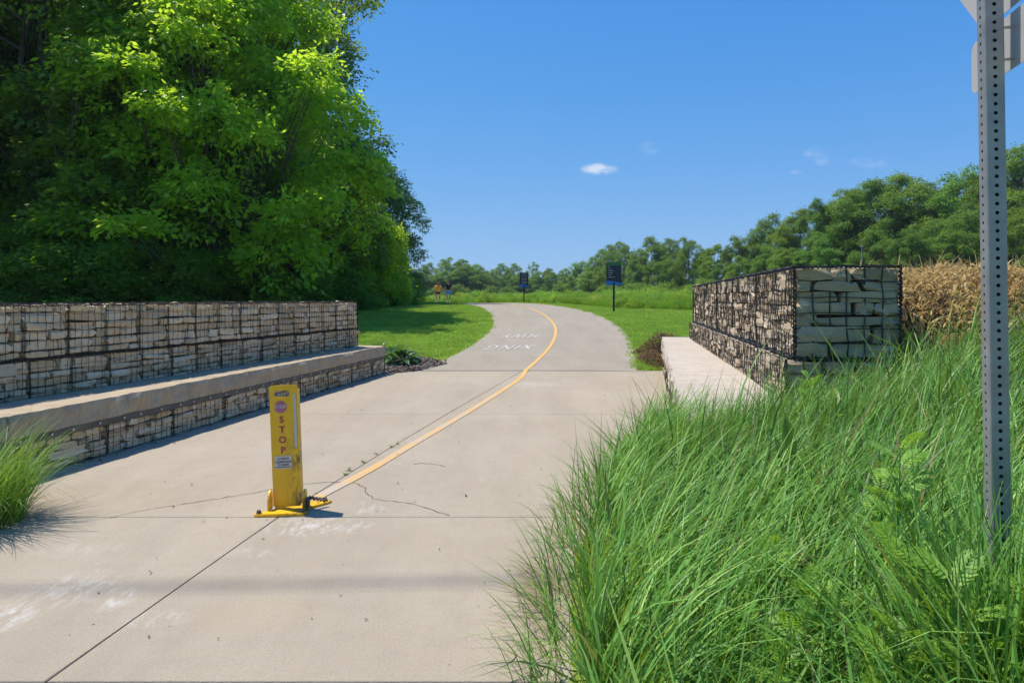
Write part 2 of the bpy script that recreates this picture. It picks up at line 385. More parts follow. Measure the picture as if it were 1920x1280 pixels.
def tint_mat(name, stops, rough=.8, trans=0.0, spec=.3, vary=0.0, nscale=0, tcol=(.30, .42, .02), tval=1.5):
    """leaf-like material: colour from the per-face attribute plus per-object variation"""
    m = bpy.data.materials.new(name); m.use_nodes = True; nt = m.node_tree; b = nt.nodes['Principled BSDF']; h = NT(nt)
    at = h.n('ShaderNodeAttribute', attribute_name='tint'); f = at.outputs['Fac']
    if nscale: f = h.math('ADD', h.math('MULTIPLY', f, .55), h.math('MULTIPLY', h.ramp(h.noise(h.pos(), nscale, 3), .3, .7), .45))
    cr_ = h.n('ShaderNodeValToRGB'); h.l(f, cr_.inputs[0]); el = cr_.color_ramp.elements
    while len(el) < len(stops): el.new(.5)
    for e, (p, c) in zip(el, stops): e.position = p; e.color = (*c, 1)
    c = cr_.outputs[0]
    if vary:
        oi = h.n('ShaderNodeObjectInfo'); v = h.n('ShaderNodeHueSaturation'); h.l(c, v.inputs['Color'])
        h.l(h.math('ADD', h.math('MULTIPLY', oi.outputs['Random'], .05*vary), .5-.025*vary), v.inputs['Hue'])
        h.l(h.math('ADD', h.math('MULTIPLY', h.math('FRACT', h.math('MULTIPLY', oi.outputs['Random'], 7.3)), .45*vary), 1-.22*vary), v.inputs['Value'])
        c = v.outputs[0]
    h.l(c, b.inputs['Base Color']); b.inputs['Roughness'].default_value = rough; b.inputs['Specular IOR Level'].default_value = spec
    if trans:
        tr = h.n('ShaderNodeBsdfTranslucent'); t2 = h.mix(.55, c, tcol); t3 = h.n('ShaderNodeHueSaturation'); t3.inputs['Value'].default_value = tval; h.l(t2, t3.inputs['Color'])
        h.l(t3.outputs[0], tr.inputs[0]); mx = h.n('ShaderNodeMixShader'); mx.inputs[0].default_value = trans
        h.l(b.outputs[0], mx.inputs[1]); h.l(tr.outputs[0], mx.inputs[2])
        h.l(mx.outputs[0], nt.nodes['Material Output'].inputs[0])
    return m
M_chip = tint_mat('bark_chips', [(0, (.04, .03, .025)), (.6, (.14, .11, .09)), (1, (.32, .27, .23))])
def bed_area(n):
    out = []
    import mathutils.geometry as G
    poly = bed
    while len(out) < n:
        x = rng.uniform(-4.6, -1.4); y = rng.uniform(12.7, 17.3); ins = False; j = len(poly)-1
        for i in range(len(poly)):
            if (poly[i][1] > y) != (poly[j][1] > y) and x < (poly[j][0]-poly[i][0])*(y-poly[i][1])/(poly[j][1]-poly[i][1])+poly[i][0]: ins = not ins
            j = i
        if ins: out.append((x+rng.normal(0, .05), y+rng.normal(0, .05)))
    return np.array(out)
chips(7000, bed_area, lambda x, y: np.maximum(gz_(x, y), 0) + .035, .05, M_chip, 'bark_chips')
# dirt, crumbs and dry bits along the foot of the bench and at the grass edge
def foot_area(n):
    y = rng.uniform(4.3, 13, n); x = -2.5+(y-13.26)*.184 + np.abs(rng.normal(0, .13, n)); return np.column_stack([x, y])
chips(700, foot_area, lambda x, y: x*0, .016, M_chip, 'leaf_crumbs')
def plaza_area(n):
    y = rng.uniform(2.8, 13, n); x = rng.uniform(-3, 1.2, n) + (y-3)*.1; return np.column_stack([x, y])
chips(260, plaza_area, lambda x, y: x*0, .013, M_chip, 'fallen_bits')

# ------------------------------------------------------------------ stones and gabions
def stone_mesh(i, flat=False):
    bm = bmesh.new(); bmesh.ops.create_cube(bm, size=1)
    bmesh.ops.subdivide_edges(bm, edges=bm.edges[:], cuts=1, use_grid_fill=True)
    rs = random.Random(100+i)
    for v in bm.verts:
        c = v.co*2; k = .96 if not flat else .98
        n_nz = sum(abs(q) > .5 for q in c)
        s = {3: k*.93, 2: k*1.0, 1: 1.0, 0: 1}[n_nz]
        v.co = Vector([q*s/2 for q in c]) + Vector([rs.uniform(-.045, .045) for _ in range(3)])*(1.5 if flat else 1.7)
    me = bpy.data.meshes.new('stone'); bm.to_mesh(me); bm.free(); return me
def b_stone(c0, c1, c2):
    def f(nt, b):
        h = NT(nt); at = h.n('ShaderNodeAttribute', attribute_name='tint'); oi = h.n('ShaderNodeObjectInfo')
        r = h.math('FRACT', h.math('ADD', at.outputs['Fac'], oi.outputs['Random'])); p = h.pos()
        cr_ = h.n('ShaderNodeValToRGB'); h.l(r, cr_.inputs[0]); el = cr_.color_ramp.elements; el.new(.5); el.new(.8)
        for e, (q, c) in zip(el, ((0, c0), (.4, c1), (.75, c2), (1, tuple(v*.62 for v in c1)))): e.position = q; e.color = (*c, 1)
        n = h.noise(p, 11, 6, .7); n2 = h.noise(p, 45, 5, .7)
        c = h.mix(h.math('MULTIPLY', h.ramp(n, .5, .78), .5), cr_.outputs[0], (.19, .155, .12))
        c = h.mix(h.math('MULTIPLY', h.ramp(n2, .5, .7), .35), c, tuple(v*.6 for v in c1))
        h.l(c, b.inputs['Base Color']); h.bump(b, h.math('ADD', n, n2), .7, .02)
    return f
M_stone = mat('tan_limestone', rough=.92, spec=.2, build=b_stone((.64, .46, .26), (.74, .57, .35), (.78, .65, .44)))
M_stone2 = mat('grey_limestone', rough=.92, spec=.2, build=b_stone((.33, .265, .155), (.45, .37, .22), (.52, .43, .28)))
M_core = mat('gap_shade_dark', (.16, .13, .10), .95)  # dark colour paints the shade between stones; blocks added to stop light behind them
M_wire = mat('black_cage_wire', (.018, .018, .02), .45, 0, .5)
M_lace = mat('black_lacing_wire', (.012, .012, .014), .5)
STONES = {}
M_stone3 = mat('brown_limestone', rough=.92, spec=.2, build=b_stone((.42, .32, .21), (.54, .435, .305), (.62, .52, .39)))
for tag_, mm in (('a', M_stone), ('b', M_stone2), ('c', M_stone3)):
    l = []
    for i in range(12):
        s = stone_mesh(i + (50 if tag_ == 'b' else 0), tag_ == 'b'); s.materials.append(mm); l.append(s)
    STONES[tag_] = l
def frame_of(p0, p1):
    """local frame of a wall: u along p0->p1, out = to the right of u"""
    d = Vector((p1[0]-p0[0], p1[1]-p0[1], 0)); L = d.length; u = d.normalized(); return u, Vector((u.y, -u.x, 0)), L
def lay_stones(p0, p1, z0, z1, outv, rowh, lens, depth=.16, jitter=.012, seams=(), seam_gap=.02):
    """courses of stones whose faces lie on the plane p0-p1; returns list of (center, rotz, size)"""
    u, _, L = frame_of(p0, p1); out = []; z = z0 + .004
    while z < z1-.02:
        h = min(rng.uniform(*rowh), z1-z)
        if z1-z-h < rowh[0]*.7: h = z1-z
        x = rng.uniform(-.02, .01)
        while x < L-.03:
            l = rng.uniform(*lens)*(1+.5*(h > sum(rowh)/2))
            nx = [s for s in seams if x+.02 < s < x+l+.05]
            end = min(x+l, L)
            if nx: end = nx[0]-seam_gap/2
            if L-end < .07 and not nx: end = L
            if end-x > .04:
                sub = [(z, h)]
                if h > .11 and rng.random() < .35: q = rng.uniform(.4, .6); sub = [(z, h*q), (z+h*q, h*(1-q))]
                for (zz, hh) in sub:
                    c = Vector((p0[0], p0[1], 0)) + u*((x+end)/2) + outv*(-depth/2 + rng.normal(0, jitter)) + Vector((0, 0, zz+hh/2 + rng.normal(0, .003)))
                    out.append((c, math.atan2(u.y, u.x) + rng.normal(0, .035), (end-x-.004, depth, hh*rng.uniform(.93, 1.04)-.002), rng.normal(0, .035)))
            x = end + (seam_gap if nx else .002)
        z += h
    return out
def place_stones(parent, lst, kind, limit=300):
    """largest as seen -> objects of their own; the rest joined"""
    ms = STONES[kind]
    lst = sorted(lst, key=lambda s: -(s[2][0]*s[2][2]/max(1.0, (s[0].x**2+s[0].y**2))))
    rest_V, rest_F, rest_t, nv = [], [], [], 0
    for k, (c, rz, sz, tilt) in enumerate(lst):
        me = ms[int(rng.integers(len(ms)))]
        flip = 1 if rng.random() < .5 else -1
        M = Matrix.Translation(c) @ Matrix.Rotation(rz, 4, 'Z') @ Matrix.Rotation(tilt, 4, 'Y') @ Matrix.Diagonal((sz[0], sz[1], sz[2], 1)) @ Matrix.Rotation(R(180) if flip < 0 else 0, 4, 'Y')
        if k < limit:
            o = bpy.data.objects.new('stone', me); COL.objects.link(o); o.parent = parent; o.matrix_local = M
        else:
            co = np.empty(len(me.vertices)*3, np.float32); me.vertices.foreach_get('co', co); co = co.reshape(-1, 3)
            A = np.array(M); rest_V.append(co @ A[:3, :3].T + A[:3, 3]); fs = np.array([p.vertices[:] for p in me.polygons]); rest_F.append(fs+nv)
            rest_t.append(np.full(len(fs), rng.random())); nv += len(co)
    if rest_V:
        me = mesh_np('stone_fill', np.concatenate(rest_V), np.concatenate(rest_F), np.concatenate(rest_t), [ms[0].materials[0]], smooth=False)
        link('stone_fill', me, parent, kind='stuff')
def tubes_np(segs, r, bow=0.0):
    """square wires for segments [(a,b)] -> V,F"""
    A = np.array([s[0] for s in segs], float); B = np.array([s[1] for s in segs], float); d = B-A; d /= np.linalg.norm(d, axis=1)[:, None]
    up = np.where(np.abs(d[:, 2:3]) > .9, np.array([[1., 0, 0]]), np.array([[0, 0, 1.]])); s = np.cross(d, up); s /= np.linalg.norm(s, axis=1)[:, None]; t = np.cross(d, s)
    ring = []
    for P in (A, B):
        for (a, b) in ((1, 1), (-1, 1), (-1, -1), (1, -1)): ring.append(P + (s*a + t*b)*r*.8)
    V = np.stack(ring, 1).reshape(-1, 3); n = len(A); o = np.arange(n)[:, None]*8
    F = np.concatenate([o + np.array(q) for q in ([0, 1, 5, 4], [1, 2, 6, 5], [2, 3, 7, 6], [3, 0, 4, 7])])
    return V, F
def cage(parent, p0, p1, z0, z1, outv, cell, r=.0021, off=.008, wob=.004, cellz=None):
    u, _, L = frame_of(p0, p1); cellz = cellz or cell; segs = []
    nx = max(1, round(L/cell)); nz = max(1, round((z1-z0)/cellz))
    J = rng.normal(0, wob, (nx+1, nz+1, 3))
    B = Vector((p0[0], p0[1], 0)) + outv*off
    P = [[B + u*(L*i/nx) + Vector((0, 0, z0+(z1-z0)*j/nz)) + Vector(J[i, j]) for j in range(nz+1)] for i in range(nx+1)]
    for i in range(nx+1):
        for j in range(nz+1):
            if i < nx: segs.append((P[i][j], P[i+1][j]))
            if j < nz: segs.append((P[i][j], P[i][j+1]))
    V, F = tubes_np(segs, r); link('wire_mesh', mesh_np('wire_mesh', V, F, mats=[M_wire], smooth=False), parent)
def lid(parent, p0, p1, z, inv, width, cell, r=.0027):
    u, _, L = frame_of(p0, p1); B = Vector((p0[0], p0[1], z)); nx = round(L/cell); ny = max(1, round(width/cell)); segs = []
    P = [[B + u*(L*i/nx) + inv*(width*j/ny) + Vector(rng.normal(0, .006, 3)) for j in range(ny+1)] for i in range(nx+1)]
    for i in range(nx+1):
        for j in range(ny+1):
            if i < nx: segs.append((P[i][j], P[i+1][j]))
            if j < ny: segs.append((P[i][j], P[i][j+1]))
    V, F = tubes_np(segs, r); link('wire_mesh', mesh_np('wire_mesh', V, F, mats=[M_wire], smooth=False), parent)
def lacing(parent, pts, r=.009, turns=26, coil=.010):
    """spiral binder wire twisted along a polyline, with a straight core"""
    segs = []; curves = []
    for a, b in zip(pts[:-1], pts[1:]):
        a, b = Vector(a), Vector(b); L = (b-a).length; d = (b-a)/L; s = d.cross(Vector((0, 0, 1)) if abs(d.z) < .9 else Vector((1, 0, 0))).normalized(); t = d.cross(s)
        n = max(6, int(L*turns*4)); prev = None
        for i in range(n+1):
            q = a + d*(L*i/n) + (s*math.cos(i*math.pi/2) + t*math.sin(i*math.pi/2))*coil*(1+.3*math.sin(i*.7))
            if prev is not None: segs.append((prev, q))
            prev = q
        k = max(1, int(L/.2)); pr = a
        for i in range(1, k+1):
            q = a + d*(L*i/k) + Vector(rng.normal(0, .003, 3)); segs.append((pr, q)); pr = q
    V, F = tubes_np(segs, r*.55); link('lacing_wire', mesh_np('lacing_wire', V, F, mats=[M_lace], smooth=False), parent)
def hexa(parent, name, corners, z0, z1, m):
    return MB().prism(corners, z0, z1, 'Z').build(name, m, parent)

# --- left upper wall
wl0 = (-4.98, 4.0); wl1 = (-2.95, 13.0); u, o_, L = frame_of(wl0, wl1)
Z0L, ZM, Z1L = .10, .885, 1.385
LW = thing('gabion_wall', 'long wire-caged wall of tan stones behind the bench on the shaded side of the path', 'gabion wall')
seams_lo = list(np.cumsum([.5, .93, .93, .93, .93, .93, .93, .93, .93, .93])); seams_hi = list(np.cumsum([.92, .93, .93, .93, .93, .93, .93, .93, .93]))
def half(s): return sorted(s + [q+.46 for q in s])
st = lay_stones(wl0, wl1, .42, ZM-.012, o_, (.055, .105), (.12, .34), seams=half(seams_lo), seam_gap=.02)
st += lay_stones(wl0, wl1, ZM+.012, Z1L, o_, (.05, .10), (.12, .36), seams=half(seams_hi), seam_gap=.02)
pe = Vector((wl1[0], wl1[1], 0)) - o_*.8
place_stones(LW, st, 'a')
ends = lay_stones(wl1, (pe.x, pe.y), .05, Z1L, u, (.07, .12), (.15, .35)); 
tops = []
for s_ in np.arange(.1, L, .17):
    for w in (.12, .33, .55, .72):
        c = Vector((*wl0, 0)) + u*(s_+rng.normal(0, .03)) - o_*w + Vector((0, 0, Z1L-.05+rng.normal(0, .008)))
        tops.append((c, rng.random()*3, (rng.uniform(.12, .24), rng.uniform(.12, .22), .1), rng.normal(0, .12)))
place_stones(LW, ends + tops, 'a', 0)
A_ = Vector((*wl0, 0)) - o_*.13; B_ = Vector((*wl1, 0)) - o_*.13 - u*.14; C_ = B_ - o_*.6; D_ = A_ - o_*.6
hexa(LW, 'gap_shade_block', [A_.xy[:], B_.xy[:], C_.xy[:], D_.xy[:]], 0, Z1L-.08, M_core)
cage(LW, wl0, wl1, .45, ZM, o_, .082); cage(LW, wl0, wl1, ZM, Z1L, o_, .082)
cage(LW, wl1, (pe.x, pe.y), .02, Z1L+.01, u, .082); lid(LW, wl0, wl1, Z1L+.015, -o_, .8, .082)
P = lambda s_, z, k=.012: tuple(Vector((*wl0, 0)) + u*s_ + o_*k + Vector((0, 0, z)))
lacing(LW, [P(0, ZM), P(L, ZM)], .011)
for s_ in half(seams_lo):
    if s_ < L: lacing(LW, [P(s_, .46), P(s_, ZM)], .0065 if s_ in seams_lo else .003, coil=.007)
for s_ in half(seams_hi):
    if s_ < L: lacing(LW, [P(s_, ZM), P(s_, Z1L)], .0065 if s_ in seams_hi else .003, coil=.007)
lacing(LW, [P(0, Z1L), P(L, Z1L)], .007)
lacing(LW, [P(L, .1), P(L, Z1L)], .008)

# --- left bench: stone cage below, steel angle with bolts, cap slabs on top
bl0 = (BLX(4.0), 4.0); bl1 = (BLX(13.3), 13.3); ub, ob, Lb = frame_of(bl0, bl1)
LB = thing('gabion_bench', 'low bench with rough stone cap over caged tan stones behind the yellow bollard', 'bench')
ST, SB_, ZT = .28, .345, .535
seams_b = list(np.cumsum([.55]+[.92]*9))
place_stones(LB, lay_stones(bl0, bl1, .0, ST, ob, (.055, .10), (.12, .32), seams=seams_b), 'a')
A_ = Vector((*bl0, 0)) - ob*.12; B_ = Vector((*bl1, 0)) - ob*.12 - ub*.13
hexa(LB, 'gap_shade_block', [A_.xy[:], B_.xy[:], (B_-ob*.33).xy[:], (A_-ob*.33).xy[:]], .002, .3, M_core)
pe2 = Vector((*bl1, 0)) - ob*.5
place_stones(LB, lay_stones(bl1, (pe2.x, pe2.y), 0, ST, ub, (.06, .1), (.15, .3)), 'a', 0)
cage(LB, bl0, bl1, .01, ST, ob, .082); cage(LB, bl1, (pe2.x, pe2.y), .01, ST, ub, .082)
for s_ in seams_b:
    if s_ < Lb: q = Vector((*bl0, 0)) + ub*s_ + ob*.012; lacing(LB, [(q.x, q.y, 0.01), (q.x, q.y, ST)], .006)
q = Vector((*bl1, 0)) + ob*.012; lacing(LB, [(q.x, q.y, 0.01), (q.x, q.y, ST)], .008)
M_steel = mat('grey_steel_angle', rough=.55, metal=.3, build=lambda nt, b: (lambda h: h.l(h.mix(h.ramp(h.noise(h.pos(), 6, 5), .3, .7), (.075, .075, .07), (.12, .115, .105)), b.inputs['Base Color']))(NT(nt)))
M_bolt = mat('galvanised_bolt', (.55, .55, .55), .35, .8)
def oriented_box(name, p, L_, dep, z0, z1, u_, out_, m, parent, bev=0, s0=0.0, back=0.0):
    """box starting at p + s0*u, going L_ along u, from the face plane backwards by dep"""
    ang = math.atan2(u_.y, u_.x); c = Vector((p[0], p[1], 0)) + u_*(s0+L_/2) + out_*(-dep/2-back) + Vector((0, 0, (z0+z1)/2))
    return MB().box(c, (L_, dep, z1-z0), Matrix.Rotation(ang, 4, 'Z'), bev).build(name, m, parent)
oriented_box('steel_angle', bl0, Lb+.01, .05, ST+.001, SB_-.001, ub, ob, M_steel, LB, .003, back=-.018)
bz = (ST+SB_)/2; bs = .12; i = 0
bolt_me = MB().cyl((0, 0, 0), (.014, 0, 0), .012, .010, 6); bolt_o = bolt_me.build('bolt', M_bolt, LB)
while bs < Lb:
    o = bolt_o if i == 0 else bpy.data.objects.new('bolt', bolt_o.data)
    if i: COL.objects.link(o); o.parent = LB
    q = Vector((*bl0, 0)) + ub*bs + ob*.017; o.location = (q.x, q.y, bz); o.rotation_euler = (0, 0, math.atan2(ob.y, ob.x))
    bs += .30 if i % 3 else .22; i += 1
def b_cap(nt, b):
    h = NT(nt); p = h.pos(); n = h.noise(p, 5, 7, .7); n2 = h.noise(p, 40, 5, .7); st_ = h.noise(h.scale(p, (1.2, 6, 1)), 2.5, 5, .65)
    c = h.mix(h.ramp(n, .3, .7), (.40, .31, .19), (.52, .425, .29))
    c = h.mix(h.math('MULTIPLY', h.ramp(st_, .45, .7), .45), c, (.26, .215, .16))
    c = h.mix(h.math('MULTIPLY', h.ramp(n2, .5, .7), .3), c, (.22, .19, .15))
    h.l(c, b.inputs['Base Color']); h.bump(b, h.math('ADD', n, h.math('MULTIPLY', n2, .6)), .6, .02)
M_cap = mat('cap_limestone', rough=.9, spec=.2, build=b_cap)
def cap_slab(parent, p, s0, s1, dep, z0, z1, u_, out_, m, over=.03, seed=0, amp=.014, endface=False):
    """slab with a smooth top and a broken, rock-faced front"""
    nx = max(6, int((s1-s0)/.06)); nz = 4; ny = 3; V = []; F = []; base = Vector((p[0], p[1], 0))
    prof_ = [(over, z0+k*(z1-z0)/nz) for k in range(nz+1)]
    ring = [(-dep, z0)] + prof_ + [(-dep*.5, z1), (-dep, z1)]
    n = len(ring)
    for i in range(nx+1):
        s_ = s0 + (s1-s0)*i/nx
        for k, (o, z) in enumerate(ring):
            a = amp*mnoise.noise(Vector((s_*5, z*9, seed)))*2 + amp*.8*mnoise.noise(Vector((s_*17, z*30, seed+3)))
            front = 1 <= k <= nz+1; oo = o + (a if front else 0) - (.012 if k == nz+1 else 0) + (.004 if front and 1 < k < nz+1 else 0)
            zz = z + (amp*.5*mnoise.noise(Vector((s_*9, 1, seed))) - .004 if k == nz+1 else 0)
            V.append(base + u_*s_ + out_*oo + Vector((0, 0, zz)))
    for i in range(nx):
        for k in range(n): F.append((i*n+k, i*n+(k+1) % n, (i+1)*n+(k+1) % n, (i+1)*n+k))
    me = bpy.data.meshes.new('cap_slab'); me.from_pydata([tuple(v) for v in V], [], F + [tuple(range(n))[::-1], tuple(nx*n+k for k in range(n))]); me.update()
    bm = bmesh.new(); bm.from_mesh(me); bmesh.ops.recalc_face_normals(bm, faces=bm.faces); bm.to_mesh(me); bm.free(); me.materials.append(m)
    return link('cap_slab', me, parent)
cuts = [0, 1.35, 2.62, 4.1, 5.6, 7.3, Lb+.03]
for k, (a, b) in enumerate(zip(cuts[:-1], cuts[1:])): cap_slab(LB, bl0, a+.004, b-.004, .62, SB_, ZT, ub, ob, M_cap, seed=k*7.3)

# --- right wall
wr1 = (4.18, 15.7); wr0 = (2.53, 6.1)
RW = thing('gabion_wall', 'wire-caged stone wall with its square stone end facing us on the sunlit side of the path', 'gabion wall')
uu, rr, LR = frame_of(wr0, wr1); lf = -rr                     # lf: towards the path
ZT_R = 1.73; ZM_R = .915
Lo = Vector((*wr0, 0)) + lf*.09 - uu*.06
sr = [1.83*k for k in range(1, 6)]; sr_lo = [.9 + 1.83*k for k in range(6)]
st = lay_stones(wr1, wr0, ZM_R+.012, ZT_R-.01, lf, (.07, .15), (.15, .42), seams=[LR-s for s in sr][::-1])
st += lay_stones((wr1[0]+lf.x*.09, wr1[1]+lf.y*.09), (Lo.x, Lo.y), .3, ZM_R-.012, lf, (.07, .14), (.15, .4), seams=[LR-s for s in sr_lo if s < LR][::-1])
place_stones(RW, st, 'c')
WF = .865
f1 = Vector((*wr0, 0)) + rr*WF
# hand-set courses of the end face (z fractions and breaks taken from the photograph)
courses = [(.000, .165, (0, .33, 1)), (.165, .355, (0, .74, 1)), (.355, .455, (0, .16, 1)), (.455, .475, (0, 1)), (.475, .61, (0, .57, .75, 1)), (.61, .735, (0, .42, 1)), (.735, .85, (0, .15, .64, 1)), (.85, 1.0, (0, .36, .54, 1))]
fr = []
Hh = ZT_R-ZM_R-.015
for (a, b, br) in courses:
    if b-a < .03: continue
    for x0, x1 in zip(br[:-1], br[1:]):
        h = (b-a)*Hh; zz = ZM_R+.012+(a+b)/2*Hh; top = a > .8
        c = Vector((*wr0, 0)) + rr*((x0+x1)/2*WF) + uu*(.11+rng.normal(0, .012)) + Vector((0, 0, zz + (rng.normal(0, .01) if top else 0)))
        fr.append((c, math.atan2(rr.y, rr.x)+rng.normal(0, .03), ((x1-x0)*WF-.006, .24, h*(.98 if not top else rng.uniform(.8, 1.02))-.003), rng.normal(0, .012)))
lo1 = Lo + rr*(WF+.02)
fr += lay_stones((Lo.x, Lo.y), (lo1.x, lo1.y), .2, ZM_R-.02, -uu, (.11, .17), (.25, .45), depth=.2)
place_stones(RW, fr, 'b', 100)
tops = []
for s_ in np.arange(.25, LR, .22):
    for w in (.12, .35, .6, .8):
        c = Vector((*wr0, 0)) + uu*(s_+rng.normal(0, .03)) + rr*w + Vector((0, 0, ZT_R-.06+rng.normal(0, .012)))
        tops.append((c, rng.random()*3, (rng.uniform(.15, .3), rng.uniform(.14, .24), .11), rng.normal(0, .12)))
br0 = f1; br1 = Vector((*wr1, 0)) + rr*WF
tops += lay_stones((br0.x, br0.y), (br1.x, br1.y), .3, ZT_R-.03, rr, (.08, .15), (.2, .45))
tops += lay_stones((br1.x, br1.y), wr1, .6, ZT_R-.03, uu, (.08, .15), (.2, .45))
place_stones(RW, tops, 'b', 0)
q0 = Vector((*wr0, 0)) + rr*.13 + uu*.18; q1 = Vector((*wr1, 0)) + rr*.13 - uu*.15
hexa(RW, 'gap_shade_block', [q0.xy[:], q1.xy[:], (q1+rr*.64).xy[:], (q0+rr*.64).xy[:]], 0, ZT_R-.1, M_core)
cage(RW, wr0, wr1, ZM_R, ZT_R, lf, .105, .0042, wob=.007); cage(RW, (Lo.x, Lo.y), (wr1[0]+lf.x*.09, wr1[1]+lf.y*.09), .3, ZM_R, lf, .105, .0042, wob=.007)
cage(RW, wr0, (f1.x, f1.y), ZM_R, ZT_R, -uu, .148, .0055, .012, .005, .13)
cage(RW, (Lo.x, Lo.y), (lo1.x, lo1.y), .15, ZM_R, -uu, .148, .0055, .012, .005, .13)
cage(RW, (br0.x, br0.y), (br1.x, br1.y), .3, ZT_R, rr, .148, .003); lid(RW, wr0, wr1, ZT_R+.012, rr, WF, .148, .003)
V3 = lambda v, z: (v.x, v.y, z)
e0 = Vector((*wr0, 0)) + lf*.015 - uu*.015; e1 = Vector((*wr1, 0)) + lf*.015
lacing(RW, [V3(e0, ZM_R), V3(e1, ZM_R)], .013, coil=.02); lacing(RW, [V3(e0, ZM_R), V3(f1-uu*.015, ZM_R)], .013, coil=.018)
lacing(RW, [V3(e0, ZM_R), V3(e0, ZT_R)], .010); lacing(RW, [V3(f1-uu*.015, .6), V3(f1-uu*.015, ZT_R)], .012, coil=.016)
lacing(RW, [V3(e0, ZT_R), V3(e1, ZT_R)], .008, coil=.014); lacing(RW, [V3(e0, ZT_R), V3(f1-uu*.015, ZT_R)], .008, coil=.012)
lacing(RW, [V3(Lo, .3), V3(Lo, ZM_R)], .009); lacing(RW, [V3(e1, .5), V3(e1, ZT_R)], .012)
for s_ in sr + sr_lo:
    if s_ < LR: lacing(RW, [V3(e0+uu*s_, ZM_R if s_ in sr else .4), V3(e0+uu*s_, ZT_R if s_ in sr else ZM_R)], .009)

# --- right bench
rb0 = (BRX(5.1), 5.1); rb1 = (BRX(16.3), 16.3); u3, r3, L3 = frame_of(rb0, rb1); l3 = -r3
RB = thing('stone_bench', 'pale flat stone bench running along the foot of the sunlit wall', 'bench')
def b_cap2(nt, b):
    h = NT(nt); p = h.pos(); n = h.noise(p, 4, 7, .7); n2 = h.noise(p, 50, 5, .7); st_ = h.noise(h.scale(p, (.9, 5.5, 1)), 2, 5, .6)
    c = h.mix(h.ramp(n, .3, .7), (.47, .40, .325), (.57, .50, .42))
    c = h.mix(h.math('MULTIPLY', h.ramp(st_, .42, .62), .35), c, (.36, .29, .21)); c = h.mix(h.math('MULTIPLY', h.ramp(h.noise(p, 9, 6, .75), .5, .7), .5), c, (.36, .30, .23))
    c = h.mix(h.math('MULTIPLY', h.ramp(n2, .55, .7), .3), c, (.25, .2, .15))
    h.l(c, b.inputs['Base Color']); h.bump(b, h.math('ADD', n, h.math('MULTIPLY', n2, .6)), .5, .015)
M_cap2 = mat('pale_cap_limestone', rough=.88, spec=.2, build=b_cap2)
cuts = [0, 1.9, 3.9, 5.6, 7.2, 9.1, L3]
for k, (a, b) in enumerate(zip(cuts[:-1], cuts[1:])): cap_slab(RB, rb0, a+.004, b-.004, .86, .31, .54, u3, l3, M_cap2, over=.0, seed=50+k*3.1, amp=.02)
for k in range(6): pass
stb = lay_stones(rb1, rb0, 0, .31, l3, (.07, .12), (.16, .4))
place_stones(RB, stb, 'c', 300)
pe3 = Vector((*rb1, 0)) + r3*.8
place_stones(RB, lay_stones((pe3.x, pe3.y), rb1, .2, .31, u3, (.07, .11), (.16, .4)), 'a', 0)
q0 = Vector((*rb0, 0)) + r3*.12 + u3*.05; q1 = Vector((*rb1, 0)) + r3*.12 - u3*.12
hexa(RB, 'gap_shade_block', [q0.xy[:], q1.xy[:], (q1+r3*.6).xy[:], (q0+r3*.6).xy[:]], 0, .3, M_core)
cage(RB, rb0, rb1, .01, .31, l3, .105, .003)

# ------------------------------------------------------------------ bollard
def b_by(nt, b):
    h = NT(nt); p = h.coord(); n = h.noise(p, 9, 5, .6); sc = h.noise(h.scale(p, (26, 26, 9)), 1, 6, .75, .8); s = h.n('ShaderNodeSeparateXYZ'); h.l(p, s.inputs[0])
    zone = h.math('MULTIPLY', h.ramp(s.outputs[0], -.02, .09), h.math('SUBTRACT', 1, h.ramp(s.outputs[2], .42, .56)))
    c = h.mix(h.ramp(n, .3, .7), (.82, .44, .008), (.90, .53, .016))
    c = h.mix(h.math('MULTIPLY', h.ramp(h.noise(p, 22, 6, .75), .55, .75), .4), c, (.42, .22, .02))
    c = h.mix(h.math('MULTIPLY', h.math('MULTIPLY', h.ramp(sc, .46, .58), zone), .85), c, (.06, .05, .035))
    h.l(c, b.inputs['Base Color']); h.bump(b, n, .1, .003)
M_by = mat('yellow_bollard_paint', rough=.42, spec=.5, build=b_by)
M_red = mat('faded_red_print', (.42, .07, .07), .6); M_pink = mat('faded_sticker_pink', (.48, .13, .2), .55)
M_dullw = mat('sticker_white', (.6, .55, .47), .6); M_refl = mat('grey_reflective_tape', (.52, .54, .52), .4); M_ink = mat('black_print', (.05, .04, .035), .7)
M_rust = mat('rusty_bolt', (.13, .085, .06), .7, .4, build=lambda nt, b: (lambda h: h.l(h.mix(h.ramp(h.noise(h.pos(), 120, 4), .4, .6), (.2, .17, .15), (.13, .07, .04)), b.inputs['Base Color']))(NT(nt)))
BO = thing('folding_bollard', 'yellow metal stop bollard standing bolted on the pale pavement', 'bollard', (-1.535, 4.67, 0), R(6))
W_, H_, DP = .187, .83, .075
t_ = bpy.data.objects.new('body', None)
lean = Matrix.Rotation(R(-2.1), 4, 'Y')
def lean_obj(o): o.matrix_local = Matrix.Translation((0, 0, .03)) @ lean; return o
